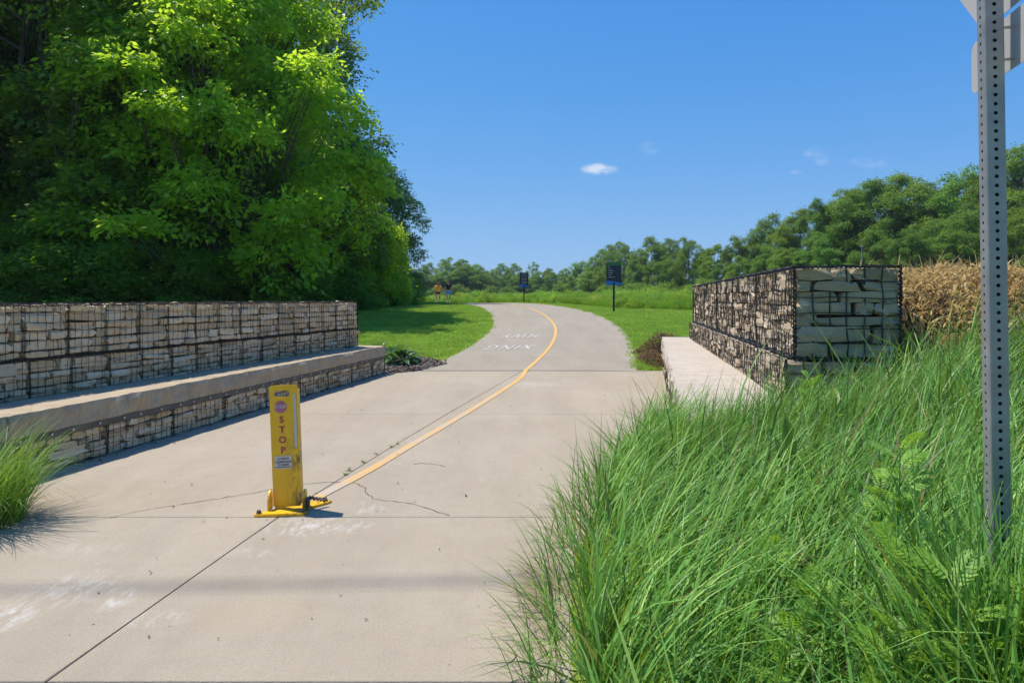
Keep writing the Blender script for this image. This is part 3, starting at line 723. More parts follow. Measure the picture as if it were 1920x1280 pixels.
# front plate with a handle slot: built from an outline with a hole, solid thickness
def plate_with_slot(w, h, slot, z_slot, t, cr_=.018):
    bm = bmesh.new(); nx = 8
    def rrect(cx, cz, hw, hh, r, n=5):
        P = []
        for (sx, sz, a0) in ((1, 1, 0), (-1, 1, 90), (-1, -1, 180), (1, -1, 270)):
            for k in range(n+1): a = R(a0 + 90*k/n); P.append((cx+sx*(hw-r)+r*math.cos(a), cz+sz*(hh-r)+r*math.sin(a)))
        return P
    o = rrect(0, h/2, w/2, h/2, cr_); i_ = rrect(-.012, z_slot, slot[0]/2, slot[1]/2, slot[1]/2-.001)
    for y in (0, t):
        a = [bm.verts.new((x, y, z)) for x, z in o]; b = [bm.verts.new((x, y, z)) for x, z in i_]
        n = len(a)
        for k in range(n): bm.faces.new((a[k], a[(k+1) % n], b[(k+1) % n], b[k]))
    bm.verts.ensure_lookup_table(); n = len(o); s = 2*n
    for k in range(n):
        k2 = (k+1) % n
        bm.faces.new((bm.verts[k], bm.verts[s+k], bm.verts[s+k2], bm.verts[k2])); bm.faces.new((bm.verts[n+k], bm.verts[n+k2], bm.verts[s+n+k2], bm.verts[s+n+k]))
    return bm
mb = MB(); mb.bm.free(); mb.bm = plate_with_slot(W_, H_, (.105, .042), H_-.058, .006)
body = lean_obj(mb.build('post_face', M_by, BO))
mb = MB(); mb.box((W_/2-.004, DP/2+.007, H_/2-.012), (.006, DP, H_-.045), bevel=.002).box((-W_/2+.004, DP/2+.007, H_/2-.012), (.006, DP, H_-.045), bevel=.002); lean_obj(mb.build('side_flange', M_by, BO))
# sticker, letters, label, tape
def child_at(o, x, z, y=-.0015, rx=90):
    o.parent = BO; o.matrix_local = Matrix.Translation((0, 0, .03)) @ lean @ Matrix.Translation((x, y, z)) @ Matrix.Rotation(R(rx), 4, 'X'); return o
LX = -.022
octo = MB(); octo.prism([(.043*math.cos(R(22.5+45*k)), .043*math.sin(R(22.5+45*k))) for k in range(8)], 0, .0012, 'Z'); o = octo.build('stop_sticker', M_pink, BO); child_at(o, LX, H_-.148)
child_at(link('lettering', text_mesh('STOP', .032, M_dullw, bold=.0006)), LX, H_-.148, -.0034)
for k, ch in enumerate('STOP'):
    child_at(link('lettering', text_mesh(ch, .062, M_red, bold=.0022)), LX+.004+k*.001, H_-.235-k*.07, -.0022)
o = MB().box((0, 0, 0), (.115, .086, .001)).build('clearance_label', M_dullw, BO); child_at(o, LX+.004, H_-.525, -.0018)
for k, (s, z) in enumerate((('3.5 INCH', .024), ('CLEARANCE', .003), ('TO BASE', -.017), ('MAXIMUM VEHICLE CLEARANCE', -.033))):
    child_at(link('lettering', text_mesh(s, .0195 if k < 3 else .0072, M_ink, bold=.0006)), LX+.004, H_-.525+z, -.0034)
o = MB().box((0, 0, 0), (.017, .37, .001)).build('reflective_strip', M_refl, BO); child_at(o, W_/2-.022, H_-.245, -.0016)
# base plate, ears, bolts, rear plate, chain and padlock
mb = MB(); mb.prism([(-.20, -.10), (-.185, -.125), (.13, -.125), (.155, -.10), (.14, -.075), (.02, -.03), (-.06, -.03), (-.17, -.07)], 0, .02, 'Z'); bmesh.ops.bevel(mb.bm, geom=mb.bm.edges[:], offset=.004, segments=2, affect='EDGES'); mb.build('base_plate', M_by, BO)
mb = MB(); mb.prism([(-.09, -.035), (.1, -.035), (.17, .05), (.25, .13), (.27, .17), (.24, .19), (.16, .18), (.08, .13), (-.09, .12)], 0, .016, 'Z'); bmesh.ops.bevel(mb.bm, geom=mb.bm.edges[:], offset=.003, segments=1, affect='EDGES'); mb.build('rear_plate', M_by, BO)
for sx in (-1, 1):
    P = [(-.055, .0)] + [(-.055+.055*(1-math.cos(R(a))), .06+.075*math.sin(R(a))) for a in range(0, 181, 20)] + [(.055, 0)]
    mb = MB(); a = [mb.bm.verts.new((sx*(W_/2+.022)-.006, y, z+.012)) for y, z in P]; b = [mb.bm.verts.new((sx*(W_/2+.022)+.006, y, z+.012)) for y, z in P]
    mb.bm.faces.new(a); mb.bm.faces.new(b[::-1])
    for k in range(len(P)): mb.bm.faces.new((a[k], b[k], b[(k+1) % len(P)], a[(k+1) % len(P)]))
    mb.build('hinge_ear', M_by, BO)
for (x, y) in ((-.165, -.1), (.115, -.098), (.225, .155)):
    mb = MB(); mb.cyl((x, y, .018), (x, y, .026), .019, seg=12); mb.cyl((x, y, .026), (x, y, .042), .014, seg=6); mb.build('bolt', M_rust, BO)
MB().cyl((W_/2+.03, 0, .07), (W_/2+.055, 0, .07), .016, seg=6).build('bolt', M_rust, BO)
mb = MB()
for k in range(6):
    bmesh.ops.create_cone(mb.bm, cap_ends=True, segments=6, radius1=.008, radius2=.008, depth=.03, matrix=Matrix.Translation((W_/2+.045+k*.02, .01+k*.012, .085-.008*k)) @ Matrix.Rotation(R(60), 4, 'Y') @ Matrix.Rotation(R(40*k), 4, 'Z'))
mb.build('chain', M_rust, BO)
MB().box((W_/2+.04, -.012, .045), (.035, .022, .04), bevel=.005).build('padlock', M_rust, BO)

# ------------------------------------------------------------------ sign post at the right, seen close
def b_galv(nt, b):
    h = NT(nt); p = h.coord(); n = h.noise(p, 14, 5, .6); v = h.n('ShaderNodeTexVoronoi'); v.inputs['Scale'].default_value = 60; h.l(p, v.inputs['Vector'])
    c = h.mix(h.ramp(n, .3, .7), (.235, .235, .235), (.33, .33, .325)); c = h.mix(h.math('MULTIPLY', v.outputs['Distance'], .15), c, (.4, .42, .42))
    h.l(c, b.inputs['Base Color']); h.l(h.math('ADD', h.math('MULTIPLY', n, .25), .35), b.inputs['Roughness'])
M_galv = mat('galvanised_steel', metal=.35, rough=.5, spec=.4, build=b_galv)
M_hole = mat('tube_inside', (.05, .05, .055), .7)
M_alu = mat('aluminium_sign_back', rough=.5, metal=.25, build=lambda nt, b: (lambda h: h.l(h.mix(h.ramp(h.noise(h.coord(), 3, 5), .3, .7), (.50, .46, .42), (.60, .57, .54)), b.inputs['Base Color']))(NT(nt)))
SP = thing('sign_post', 'square steel post full of round holes rising from the tall grass', 'post', (1.385, 1.93, 0), R(-12.5))
def perforated_face(w, L_, z0, r, pitch, t, seg=10):
    """wall of the tube with real holes: face in local xz plane at y=0, thickness t"""
    bm = bmesh.new(); n = int(L_/pitch); cache = {}
    def vv(x, y, z):
        k = (round(x, 5), round(y, 5), round(z, 5))
        if k not in cache: cache[k] = bm.verts.new((x, y, z))
        return cache[k]
    angs = [math.pi/4 + 2*math.pi*k/8 for k in range(8)]
    for i in range(n):
        zc = z0 + (i+.5)*pitch; hw, hh = w/2, pitch/2
        sq = [(hw, hh), (0, hh), (-hw, hh), (-hw, 0), (-hw, -hh), (0, -hh), (hw, -hh), (hw, 0)]
        ci = [(r*math.cos(a), r*math.sin(a)) for a in angs]
        for y in (0, t):
            for k in range(8):
                k2 = (k+1) % 8; bm.faces.new((vv(sq[k][0], y, zc+sq[k][1]), vv(sq[k2][0], y, zc+sq[k2][1]), vv(ci[k2][0], y, zc+ci[k2][1]), vv(ci[k][0], y, zc+ci[k][1])))
        for k in range(8):
            k2 = (k+1) % 8; bm.faces.new((vv(ci[k][0], 0, zc+ci[k][1]), vv(ci[k2][0], 0, zc+ci[k2][1]), vv(ci[k2][0], t, zc+ci[k2][1]), vv(ci[k][0], t, zc+ci[k][1])))
    return bm
mb = MB(); PW = .0508; ca = PW/2-.006
for k in range(4):
    f = perforated_face(PW-.012, 3.4, -.1, .0057, .0254, .003); 
    bmesh.ops.transform(f, matrix=Matrix.Rotation(R(90*k), 4, 'Z') @ Matrix.Translation((0, -PW/2, 0)), verts=f.verts[:])
    me = bpy.data.meshes.new('x'); f.to_mesh(me); f.free(); mb.bm.from_mesh(me); bpy.data.meshes.remove(me)
    # rounded corner
    P = [(ca+.006*math.sin(R(a)), -ca-.006*math.cos(R(a))) for a in (0, 30, 60, 90)]; Rm = Matrix.Rotation(R(90*k), 3, 'Z')
    vs = [[mb.bm.verts.new(Rm @ Vector((x, y, z))) for x, y in P] for z in (-.1, 3.3)]
    for j in range(3): mb.bm.faces.new((vs[0][j], vs[0][j+1], vs[1][j+1], vs[1][j]))
po = mb.build('post_tube', M_galv, SP); po.rotation_euler = (0, R(-.75), 0)
def rr_poly(hw, hh, r, n=5):
    P = []
    for (sx, sz, a0) in ((1, 1, 0), (-1, 1, 90), (-1, -1, 180), (1, -1, 270)):
        for k in range(n+1): a = R(a0 + 90*k/n); P.append((sx*(hw-r)+r*math.cos(a), sz*(hh-r)+r*math.sin(a)))
    return P
def sign_plate(name, label, poly, zc, yc, front_m):
    """flat aluminium plate bolted to the post's path side; plane spanned by the post's local y and z"""
    t = thing(name, label, 'sign', (1.385, 1.93, 0), R(-12.5))
    mb = MB(); x0 = PW/2+.004
    a = [mb.bm.verts.new((x0, yc+y, zc+z)) for y, z in poly]; b = [mb.bm.verts.new((x0+.002, yc+y, zc+z)) for y, z in poly]
    mb.bm.faces.new(a); mb.bm.faces.new(b[::-1])
    for k in range(len(poly)): mb.bm.faces.new((a[k], b[k], b[(k+1) % len(poly)], a[(k+1) % len(poly)]))
    mb.build('sign_panel', M_alu, t)
    mb = MB(); P2 = [(y*.97, z*.97) for y, z in poly]; a = [mb.bm.verts.new((x0+.0026, yc+y, zc+z)) for y, z in P2]; mb.bm.faces.new(a); mb.build('sign_face', front_m, t)
    return t
M_wy = mat('red_sign_sheet', (.5, .03, .03), .5)
dia = [(y*math.cos(R(45))-z*math.sin(R(45)), y*math.sin(R(45))+z*math.cos(R(45))) for y, z in rr_poly(.305, .305, .035)]
octp = [(.457/math.cos(R(22.5))*math.cos(R(22.5+45*k)), .457/math.cos(R(22.5))*math.sin(R(22.5+45*k))) for k in range(8)]
pd = sign_plate('stop_sign', 'grey back of an eight-sided sign at the top of the holed post', octp, 2.275+.457, .0, M_wy)
pr_ = sign_plate('plaque_sign', 'grey back of a small rounded oblong plate bolted below the eight-sided sign', rr_poly(.305, .08, .03), 2.18, -.035, M_wy)
for zz, t in ((2.30, pd), (2.215, pr_), (2.125, pr_)):
    MB().cyl((-PW/2-.008, 0, zz), (PW/2+.012, 0, zz), .004, seg=8).cyl((-PW/2-.009, 0, zz), (-PW/2, 0, zz), .009, seg=6).build('bolt', M_bolt, t)

# ------------------------------------------------------------------ trail signs
M_navy = mat('navy_sign_panel', (.012, .016, .03), .45); M_grn = mat('green_sign_band', (.035, .16, .03), .5); M_blu = mat('blue_sign_band', (.02, .17, .5), .5)
M_txt = mat('pale_print', (.5, .52, .52), .6); M_blackp = mat('black_post_paint', (.012, .012, .014), .4)
def trail_sign(x, y, h, w, hp, green, label, rows, rz):
    t = thing('trail_sign', label, 'sign', (x, y, float(gz_(x, y))), rz)
    MB().box((0, 0, (h-hp)/2+.02), (.085 if green else .075, .085, h-hp+.1), bevel=.006).build('post', M_blackp, t)
    MB().box((0, .0, h-hp/2), (w, .03, hp), bevel=.005).build('sign_panel', M_navy, t)
    b0 = h-hp
    mb = MB(); mb.prism([(-w/2-.02, b0-.02), (w/2+.02, b0-.02), (w/2+.06, b0+.06), (w/2*.5, b0+.10), (0, b0+.13), (-w/2*.5, b0+.16), (-w/2-.03, b0+.14)], -.024, -.018); mb.build('wave_band', M_blu, t)
    if green:
        mb = MB(); mb.prism([(-w/2-.015, h-.12), (w/2+.015, h-.10), (w/2+.015, h+.05), (0, h+.03), (-w/2-.015, h+.02)], -.024, -.018); mb.build('top_band', M_grn, t)
        MB().box((-w/2+.005, -.02, h-hp/2-.02), (.018, .006, hp-.25)).build('edge_stripe', M_grn, t)
    mb = MB()
    for (rx, rz_, rw, rh) in rows:
        k = max(1, int(rw/.045))
        for i in range(k): mb.box((rx-rw/2+(i+.5)*rw/k, -.0175, rz_*hp+b0), (rw/k*(.72 if i % 4 else .5), .004, rh))
    mb.build('print', M_txt, t)
    return t
trail_sign(4.31, 28.9, 2.12, .62, .92, True, 'taller dark trail sign with a green top beside the right edge of the path', [(-.22, .83, .05, .05), (-.17, .74, .16, .02), (-.12, .64, .27, .025), (-.14, .54, .22, .025), (-.17, .44, .14, .025), (-.11, .34, .3, .025)], R(-6))
trail_sign(.78, 44.6, 2.0, .56, .92, False, 'smaller dark sign with a blue wavy foot standing where the path bends away', [(0, .88, .36, .03), (-.12, .76, .07, .07), (0, .76, .07, .07), (.12, .76, .07, .07), (0, .63, .4, .02), (0, .54, .34, .03), (0, .46, .3, .03), (0, .37, .38, .02), (0, .28, .4, .035), (0, .19, .05, .05)], R(-2))

# ------------------------------------------------------------------ foliage builders
def leaf_quads(P, D, N, Ln, W):
    """folded rhombic leaves: P base points, D direction, N normal, lengths, widths -> V,F (2 quads-ish as 1 quad)"""
    S = np.cross(D, N); S /= np.linalg.norm(S, axis=1)[:, None]+1e-9
    a = P; b = P + D*(Ln*.45)[:, None] + S*(W*.5)[:, None] - N*(W*.10)[:, None]
    c = P + D*Ln[:, None] - N*(Ln*.12)[:, None]; d = P + D*(Ln*.45)[:, None] - S*(W*.5)[:, None] - N*(W*.10)[:, None]
    V = np.stack([a, b, c, d], 1).reshape(-1, 3); F = np.arange(len(V)).reshape(-1, 4); return V, F
def unit(a): return a/(np.linalg.norm(a, axis=-1, keepdims=True)+1e-9)
def foliage(clumps, nspray, per, leaf, rg, droop=.12, aspect=.5, spray_r=.3, flat=.6):
    """clumps: (x,y,z,rx,ry,rz). Sprays sit on the clump shells; each spray carries `per` leaves. Returns V, F, tint"""
    C = np.array(clumps); vol = (C[:, 3]*C[:, 4])**1.0; pr = vol/vol.sum()
    k = rg.choice(len(C), nspray, p=pr); d = unit(rg.normal(size=(nspray, 3))); d[:, 2] = np.where(rg.random(nspray) < .72, np.abs(d[:, 2]), d[:, 2])
    rad = .55 + .5*rg.random(nspray)**.6
    rad += .14*np.sin(d[:, 0]*7+k*1.3)*np.sin(d[:, 1]*6+k)
    S = C[k, :3] + d*C[k, 3:6]*rad[:, None]
    out = unit(d*np.array([1, 1, .35]) + rg.normal(0, .35, (nspray, 3)))
    out[:, 2] -= droop*rg.random(nspray); out = unit(out)
    upn = unit(np.array([0, 0, 1.]) + .55*d + rg.normal(0, .38, (nspray, 3))); upn = unit(upn - out*np.sum(upn*out, 1)[:, None])
    side = np.cross(out, upn)
    t = (np.arange(per)+.5)/per; sgn = np.where(np.arange(per) % 2 == 0, 1., -1.)
    n = nspray*per
    T_ = np.tile(t, nspray)[:, None]; G_ = np.tile(sgn, nspray)[:, None]
    rep = lambda a: np.repeat(a, per, 0)
    sr_ = rep(spray_r*(.6+.8*rg.random((nspray, 1))))
    P = rep(S) + rep(out)*(T_-.3)*sr_*1.5 + rep(side)*G_*sr_*.12 - np.array([0, 0, 1.])*(T_**2)*sr_*.14 + rg.normal(0, 1, (n, 3))*sr_*.16
    D = unit(rep(out)*.65 + rep(side)*G_*.8 + rg.normal(0, .3, (n, 3)) - np.array([0, 0, .3]))
    N = unit(rep(upn) + rg.normal(0, .45, (n, 3)))
    Ln = leaf*(.65+.7*rg.random(n)); V, F = leaf_quads(P, D, N, Ln, Ln*aspect*(.8+.4*rg.random(n)))
    tint = np.clip(rep(rg.random(nspray))*.6 + rg.random(n)*.4, 0, 1)
    return V, F, tint
def limb_tubes(paths, seg=6):
    """paths: list of (points Nx3, radii N)"""
    Vs, Fs, nv = [], [], 0
    for P, r in paths:
        P = np.array(P, float); Tt = unit(np.gradient(P, axis=0)); up = np.array([.31, .2, .93]); s = unit(np.cross(Tt, up)); t = np.cross(Tt, s); a = np.arange(seg)*2*math.pi/seg
        ring = P[:, None, :] + (s[:, None, :]*np.cos(a)[None, :, None] + t[:, None, :]*np.sin(a)[None, :, None])*np.array(r)[:, None, None]
        V = ring.reshape(-1, 3); n = len(P)
        for i in range(n-1):
            for j in range(seg): Fs.append((nv+i*seg+j, nv+i*seg+(j+1) % seg, nv+(i+1)*seg+(j+1) % seg, nv+(i+1)*seg+j))
        Vs.append(V); nv += len(V)
    return np.concatenate(Vs), np.array(Fs)
def b_bark(nt, b):
    h = NT(nt); p = h.coord(); n = h.noise(h.scale(p, (6, 6, 1.2)), 3, 6, .7)
    h.l(h.mix(h.ramp(n, .3, .7), (.06, .047, .036), (.17, .145, .12)), b.inputs['Base Color']); h.bump(b, n, .8, .04)
M_bark = mat('bark', rough=.95, spec=.1, build=b_bark)
G0 = [(0, (.035, .10, .012)), (.45, (.075, .185, .02)), (.8, (.14, .28, .03)), (1, (.22, .36, .04))]
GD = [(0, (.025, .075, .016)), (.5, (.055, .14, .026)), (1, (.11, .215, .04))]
GB = [(0, (.09, .20, .014)), (.5, (.20, .36, .026)), (.85, (.32, .47, .04)), (1, (.40, .50, .06))]
M_leafA = tint_mat('broad_leaves', G0, .46, .48, .5, vary=.5, tcol=(.34, .46, .02), tval=1.7)
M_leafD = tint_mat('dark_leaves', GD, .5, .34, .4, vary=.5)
M_leafB = tint_mat('fresh_leaves', GB, .42, .58, .5, vary=.3, tcol=(.42, .52, .02), tval=1.8)
GF = [(0, (.045, .10, .02)), (.5, (.11, .22, .036)), (1, (.24, .36, .06))]
M_leafF = tint_mat('distant_leaves', GF, .6, .36, .3, vary=1.2)
def tree_proto(name, seed, H, Rr, base, env, nclump, nspray, per, leaf, m, trunk_r, spray_r, crz=.8, shape=1.0, cs=1.0, aspect=.5, outl=0):
    """env(t)->relative radius at relative height t of the crown"""
    rg = np.random.default_rng(seed); cl = []; paths = []
    ga = 2.39996
    for i in range(nclump):
        t = ((i+.5)/nclump)**.9; r = env(t)*Rr; a = i*ga + rg.normal(0, .35); rr_ = r*(.45+.55*rg.random()**.5)
        z = base + (H-base)*(t*.94+.02)
        sz = cs*Rr*(.23+.16*rg.random())*(.65+.5*env(t)); cl.append((rr_*math.cos(a), rr_*math.sin(a), z, sz, sz, sz*crz))
    for i in range(outl):
        t = rg.uniform(.12, .98); a = rg.random()*6.283; r = env(t)*Rr*rg.uniform(1.0, 1.28); sz = cs*Rr*rg.uniform(.08, .17)
        cl.append((r*math.cos(a), r*math.sin(a), base + (H-base)*t*(1.0 if t < .9 else rg.uniform(1, 1.06)), sz*1.3, sz*1.3, sz*.8))
    tr = [(0, 0, -.3), (rg.normal(0, .05)*Rr, rg.normal(0, .05)*Rr, H*.25), (rg.normal(0, .08)*Rr, rg.normal(0, .08)*Rr, H*.55), (rg.normal(0, .1)*Rr, rg.normal(0, .1)*Rr, H*.93)]
    tr = catmull(tr, 5) if False else np.array([(1-(k/11))*0 + np.array([np.interp(k/11*3, range(4), [q[j] for q in tr]) for j in range(3)]) for k in range(12)])
    paths.append((tr, np.linspace(trunk_r, trunk_r*.15, 12)))
    for (x, y, z, sx, _, _) in cl:
        zs = max(base*.5, z - math.hypot(x, y)*.8 - .1*H); j = np.interp(zs, tr[:, 2], np.arange(12)); p0 = np.array([np.interp(j, np.arange(12), tr[:, q]) for q in range(3)])
        pts = [p0 + (np.array([x, y, z])-p0)*t + np.array([0, 0, -.06*H])*math.sin(math.pi*t)*.5 + rg.normal(0, .03*Rr, 3)*(0 < t < 1) for t in (0, .3, .6, 1)]
        r0 = trunk_r*(.42-.25*z/H); paths.append((pts, [r0, r0*.7, r0*.45, r0*.12]))
        for q in range(3):
            e = np.array([x, y, z]) + unit(rg.normal(size=3))*sx*.8; mid = pts[2]; paths.append(([mid, (mid+e)/2+rg.normal(0, .03*Rr, 3), e], [r0*.35, r0*.2, r0*.05]))
    V, F = limb_tubes(paths, 5); tm = mesh_np(name+'_trunk', V, F, mats=[M_bark], smooth=True)
    V, F, tt = foliage(cl, nspray, per, leaf, rg, spray_r=spray_r, aspect=aspect)
    cm = mesh_np(name+'_crown', V, F, tt, [m]); return tm, cm
round_env = lambda t: math.sin(math.pi*min(1, .12+.88*t))**.6 if t < .97 else .3
dome_env = lambda t: math.sqrt(max(0, 1-(t*.97)**2.2))
tall_env = lambda t: (.55+.45*math.sin(math.pi*t))*(1 if t < .8 else (1-t)/.2*.7+.3)
cone_env = lambda t: 1-.8*t
def put_tree(proto, x, y, sc, label, cat='tree', group=None, name='tree', rz=None, sz=None, z=None):
    t = thing(name, label, cat, (x, y, float(gz_(x, y)) - .05 if z is None else z), rng.random()*6.28 if rz is None else rz, group)
    s = sc if not isinstance(sc, tuple) else sc
    t.scale = (sc, sc, sc if sz is None else sz) if not isinstance(sc, tuple) else sc
    link('trunk', proto[0], t); link('crown', proto[1], t); return t

# near wood on the left
NA = tree_proto('near_dome', 11, 11, 3.9, .7, dome_env, 46, 9000, 11, .145, M_leafA, .2, .30, cs=.76, aspect=.55, outl=26)
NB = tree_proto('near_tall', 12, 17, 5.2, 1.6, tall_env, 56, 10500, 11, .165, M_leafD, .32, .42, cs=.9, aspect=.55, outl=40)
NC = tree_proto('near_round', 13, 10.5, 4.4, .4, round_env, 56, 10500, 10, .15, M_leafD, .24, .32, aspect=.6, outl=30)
ND = tree_proto('near_fresh', 14, 10.5, 3.7, .6, dome_env, 46, 9000, 11, .15, M_leafB, .2, .30, cs=.74, aspect=.5, outl=30)
M_leafG = tint_mat('grey_green_leaves', [(0, (.05, .11, .035)), (.5, (.10, .20, .055)), (1, (.22, .34, .12))], .5, .34, .5, vary=.3)
_m = NC[1].copy(); _m.materials.clear(); _m.materials.append(M_leafG); NCg = (NC[0], _m)
NBu = tree_proto('near_bush', 15, 2.6, 1.5, .1, dome_env, 22, 2600, 9, .11, M_leafA, .05, .22)
GW = 'trees crowding behind the shaded stone wall'
put_tree(ND, -11.6, 27.2, 1.48, 'bright yellow-green leafy tree bulging forward over the middle of the shaded wall', rz=.7)
put_tree(NA, -18.2, 25.5, 1.5, 'leafy green tree behind the wall at the left edge of the picture', rz=2.1)
put_tree(NA, -14.5, 31.5, 1.35, 'mid green tree filling the gap just behind the bright yellow-green tree', rz=4.4)
put_tree(NB, -17.2, 44.5, 1.42, 'tallest dark tree of the wood, its top running out of the picture above the lawn', rz=1.0)
put_tree(NB, -24, 33, 1.3, 'very tall dark tree behind the leafy tree at the left edge', rz=3.0)
put_tree(ND, -24.5, 28.5, 1.4, 'fresh green tree at the far left corner of the wood', rz=2.6)
put_tree(NCg, -10.1, 43.5, .88, 'round grey-green tree at the far end of the wood near the walkers', rz=.5)
put_tree(NC, -9.6, 33.5, .66, 'small round dark tree low at the lawn side of the wood', rz=1.5)
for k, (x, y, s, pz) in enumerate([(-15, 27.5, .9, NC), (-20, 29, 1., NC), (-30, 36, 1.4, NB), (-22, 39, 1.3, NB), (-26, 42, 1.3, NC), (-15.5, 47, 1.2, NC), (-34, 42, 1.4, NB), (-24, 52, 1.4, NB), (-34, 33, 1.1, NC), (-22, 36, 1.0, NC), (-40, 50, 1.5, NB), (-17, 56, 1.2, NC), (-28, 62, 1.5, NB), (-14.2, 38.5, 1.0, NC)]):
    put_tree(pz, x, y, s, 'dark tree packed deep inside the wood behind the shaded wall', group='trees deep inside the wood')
_b = NBu[1].copy(); _b.materials.clear(); _b.materials.append(M_leafB); NBf = (NBu[0], _b)
put_tree(NBf, -6.6, 34.5, (.9, .9, 1.65), 'pale green upright bush at the edge of the wood by the lawn', 'bush', name='bush')
put_tree(NBf, -7.3, 33.0, (.9, .9, 1.1), 'mid green bush in front of the pale upright bush', 'bush', name='bush')
for k, (x, y, s, h) in enumerate([(-6.3, 36, .9, .6), (-7.4, 36.5, 1.2, .95), (-8.3, 31, 1.2, .8), (-9.4, 28.5, 1.3, 1.2), (-10.4, 25.2, 1.3, 1.0), (-11.6, 23.6, 1.3, 1.0), (-13, 22.8, 1.4, 1.1), (-14.6, 22.4, 1.4, 1.1), (-16.5, 22.2, 1.5, 1.2), (-18.5, 22, 1.5, 1.2),
                                    (-9.9, 30.5, 1.8, 1.7), (-12, 26.2, 1.8, 1.5), (-14.5, 25, 1.9, 1.6), (-17.5, 25, 2., 1.6), (-8.8, 37, 1.9, 1.7), (-13.8, 29, 2.2, 1.9), (-20, 27, 2.3, 1.9), (-11.5, 34, 2.2, 1.9), (-10.5, 44, 2.0, 1.5), (-13, 48, 2.2, 1.7), (-8.4, 39, 1.1, .8), (-8.2, 46, 1.4, .9), (-17, 30, 2.6, 2.3), (-22, 30, 2.6, 2.3), (-16, 35, 2.8, 2.4), (-12.6, 38, 2.4, 2.2)]):
    put_tree(NBu, x, y, (s, s, h), 'low leafy bush in the shade ' + ('at the lawn side of the wood' if x/y > -.36 else 'behind the left part of the long wall' if x/y < -.6 else 'behind the middle of the long wall'), 'bush', 'bushes under the wood ' + ('by the lawn' if x/y > -.36 else 'far left' if x/y < -.6 else 'middle'), 'bush')

# far tree line
P1 = tree_proto('far_round', 21, 12, 4.2, .5, round_env, 24, 5400, 9, .19, M_leafF, .22, .42, cs=.95, outl=26)
P2 = tree_proto('far_tall', 22, 14, 3.4, .8, tall_env, 24, 5400, 9, .19, M_leafF, .24, .42, cs=.9, outl=26)
P3 = tree_proto('far_cone', 23, 12, 3.6, .2, dome_env, 22, 5400, 9, .19, M_leafF, .2, .42, cs=.95, outl=24)
P4 = tree_proto('far_open', 24, 14, 4.4, 2.2, round_env, 18, 1700, 9, .24, M_leafF, .26, .5, cs=.75, outl=18)
P5 = tree_proto('far_irregular', 26, 13, 3.8, .4, tall_env, 13, 5200, 9, .19, M_leafF, .24, .42, cs=1.15, outl=30)
PBu = tree_proto('far_bush', 25, 4, 2.6, .05, dome_env, 18, 1300, 8, .22, M_leafF, .08, .42)
tops_ = [(-340, 330), (0, 400), (300, 440), (600, 480), (740, 503), (765, 498), (800, 488), (835, 484), (868, 486), (892, 497), (915, 508), (940, 500), (965, 497), (1000, 492), (1030, 506), (1060, 508), (1088, 492), (1108, 500), (1128, 470), (1150, 456), (1172, 462), (1198, 468), (1222, 453), (1260, 451), (1292, 453), (1320, 468), (1345, 454), (1382, 445), (1415, 434), (1440, 412), (1470, 420), (1500, 405), (1530, 377), (1560, 392), (1590, 366), (1620, 345), (1655, 333), (1700, 335), (1735, 345), (1770, 348), (1800, 318), (1840, 305), (1885, 293), (1930, 296), (1990, 285), (2060, 280), (2150, 290), (2300, 270)]
def far_D(x): return float(np.interp(x, [0, 740, 900, 1000, 1110, 1200, 1350, 1500, 1700, 1950, 2300], [230, 190, 215, 225, 170, 145, 120, 100, 88, 78, 70]))
def ytop(x): return float(np.interp(x, [t[0] for t in tops_], [t[1] for t in tops_]))
SPECIAL = {1150: (P1, 'rounded tree rising above its neighbours behind the green-topped trail sign'), 1530: (P2, 'tall slender tree standing clear in front of the rising right tree line'),
           1000: (P4, 'thin pale half-bare tree behind the smaller dark sign'), 1088: (P3, 'lone dark round tree between the two trail signs'), 1885: (P1, 'high tree on the skyline just beyond the holed post'),
           835: (P1, 'broad grey-green tree far behind the two walkers'), 1800: (P4, 'open-crowned oak-like tree whose top touches the left side of the holed post')}
xk = 300; lst = []
for (x, y) in tops_: lst.append((x, y, 1))
def mark(x):
    for lim, t in ((740, 'hidden behind the wood'), (905, 'behind the two walkers'), (985, 'just left of the smaller dark sign'), (1135, 'between the two trail signs'), (1300, 'between the green-topped sign and the caged wall'),
                   (1490, 'above the long side of the caged wall'), (1690, 'above the square end of the caged wall'), (1850, 'between the caged wall and the holed post')):
        if x < lim: return t
    return 'beyond the holed post'
far_protos = [P1, P5, P2, P3, P5, P1]
def top_of(p):
    me = p[1]; c = np.empty(len(me.vertices)*3, np.float32); me.vertices.foreach_get('co', c); return float(np.percentile(c.reshape(-1, 3)[:, 2], 99.3))
HT = {id(p): top_of(p) for p in (P1, P2, P3, P4, P5)}
for i, (x, y, _) in enumerate(lst):
    D = far_D(x) + rng.normal(0, 3); h = (560-y)/1280*D + 1.45-.95; pr, lab = SPECIAL.get(x, (far_protos[i % 6], None))
    s = h/HT[id(pr)]*(1 if lab else rng.uniform(.9, 1.07))
    zone = 'right' if x > 1110 else 'left'
    w = s*(rng.uniform(.62, .95)*(1 if x > 1110 else 1.25) if x not in (1530, 1000) else .6)
    put_tree(pr, (x-960)/1280*D, D, (w, w, s), lab or 'mid green tree ' + mark(x), group=None if lab else 'main trees ' + mark(x))
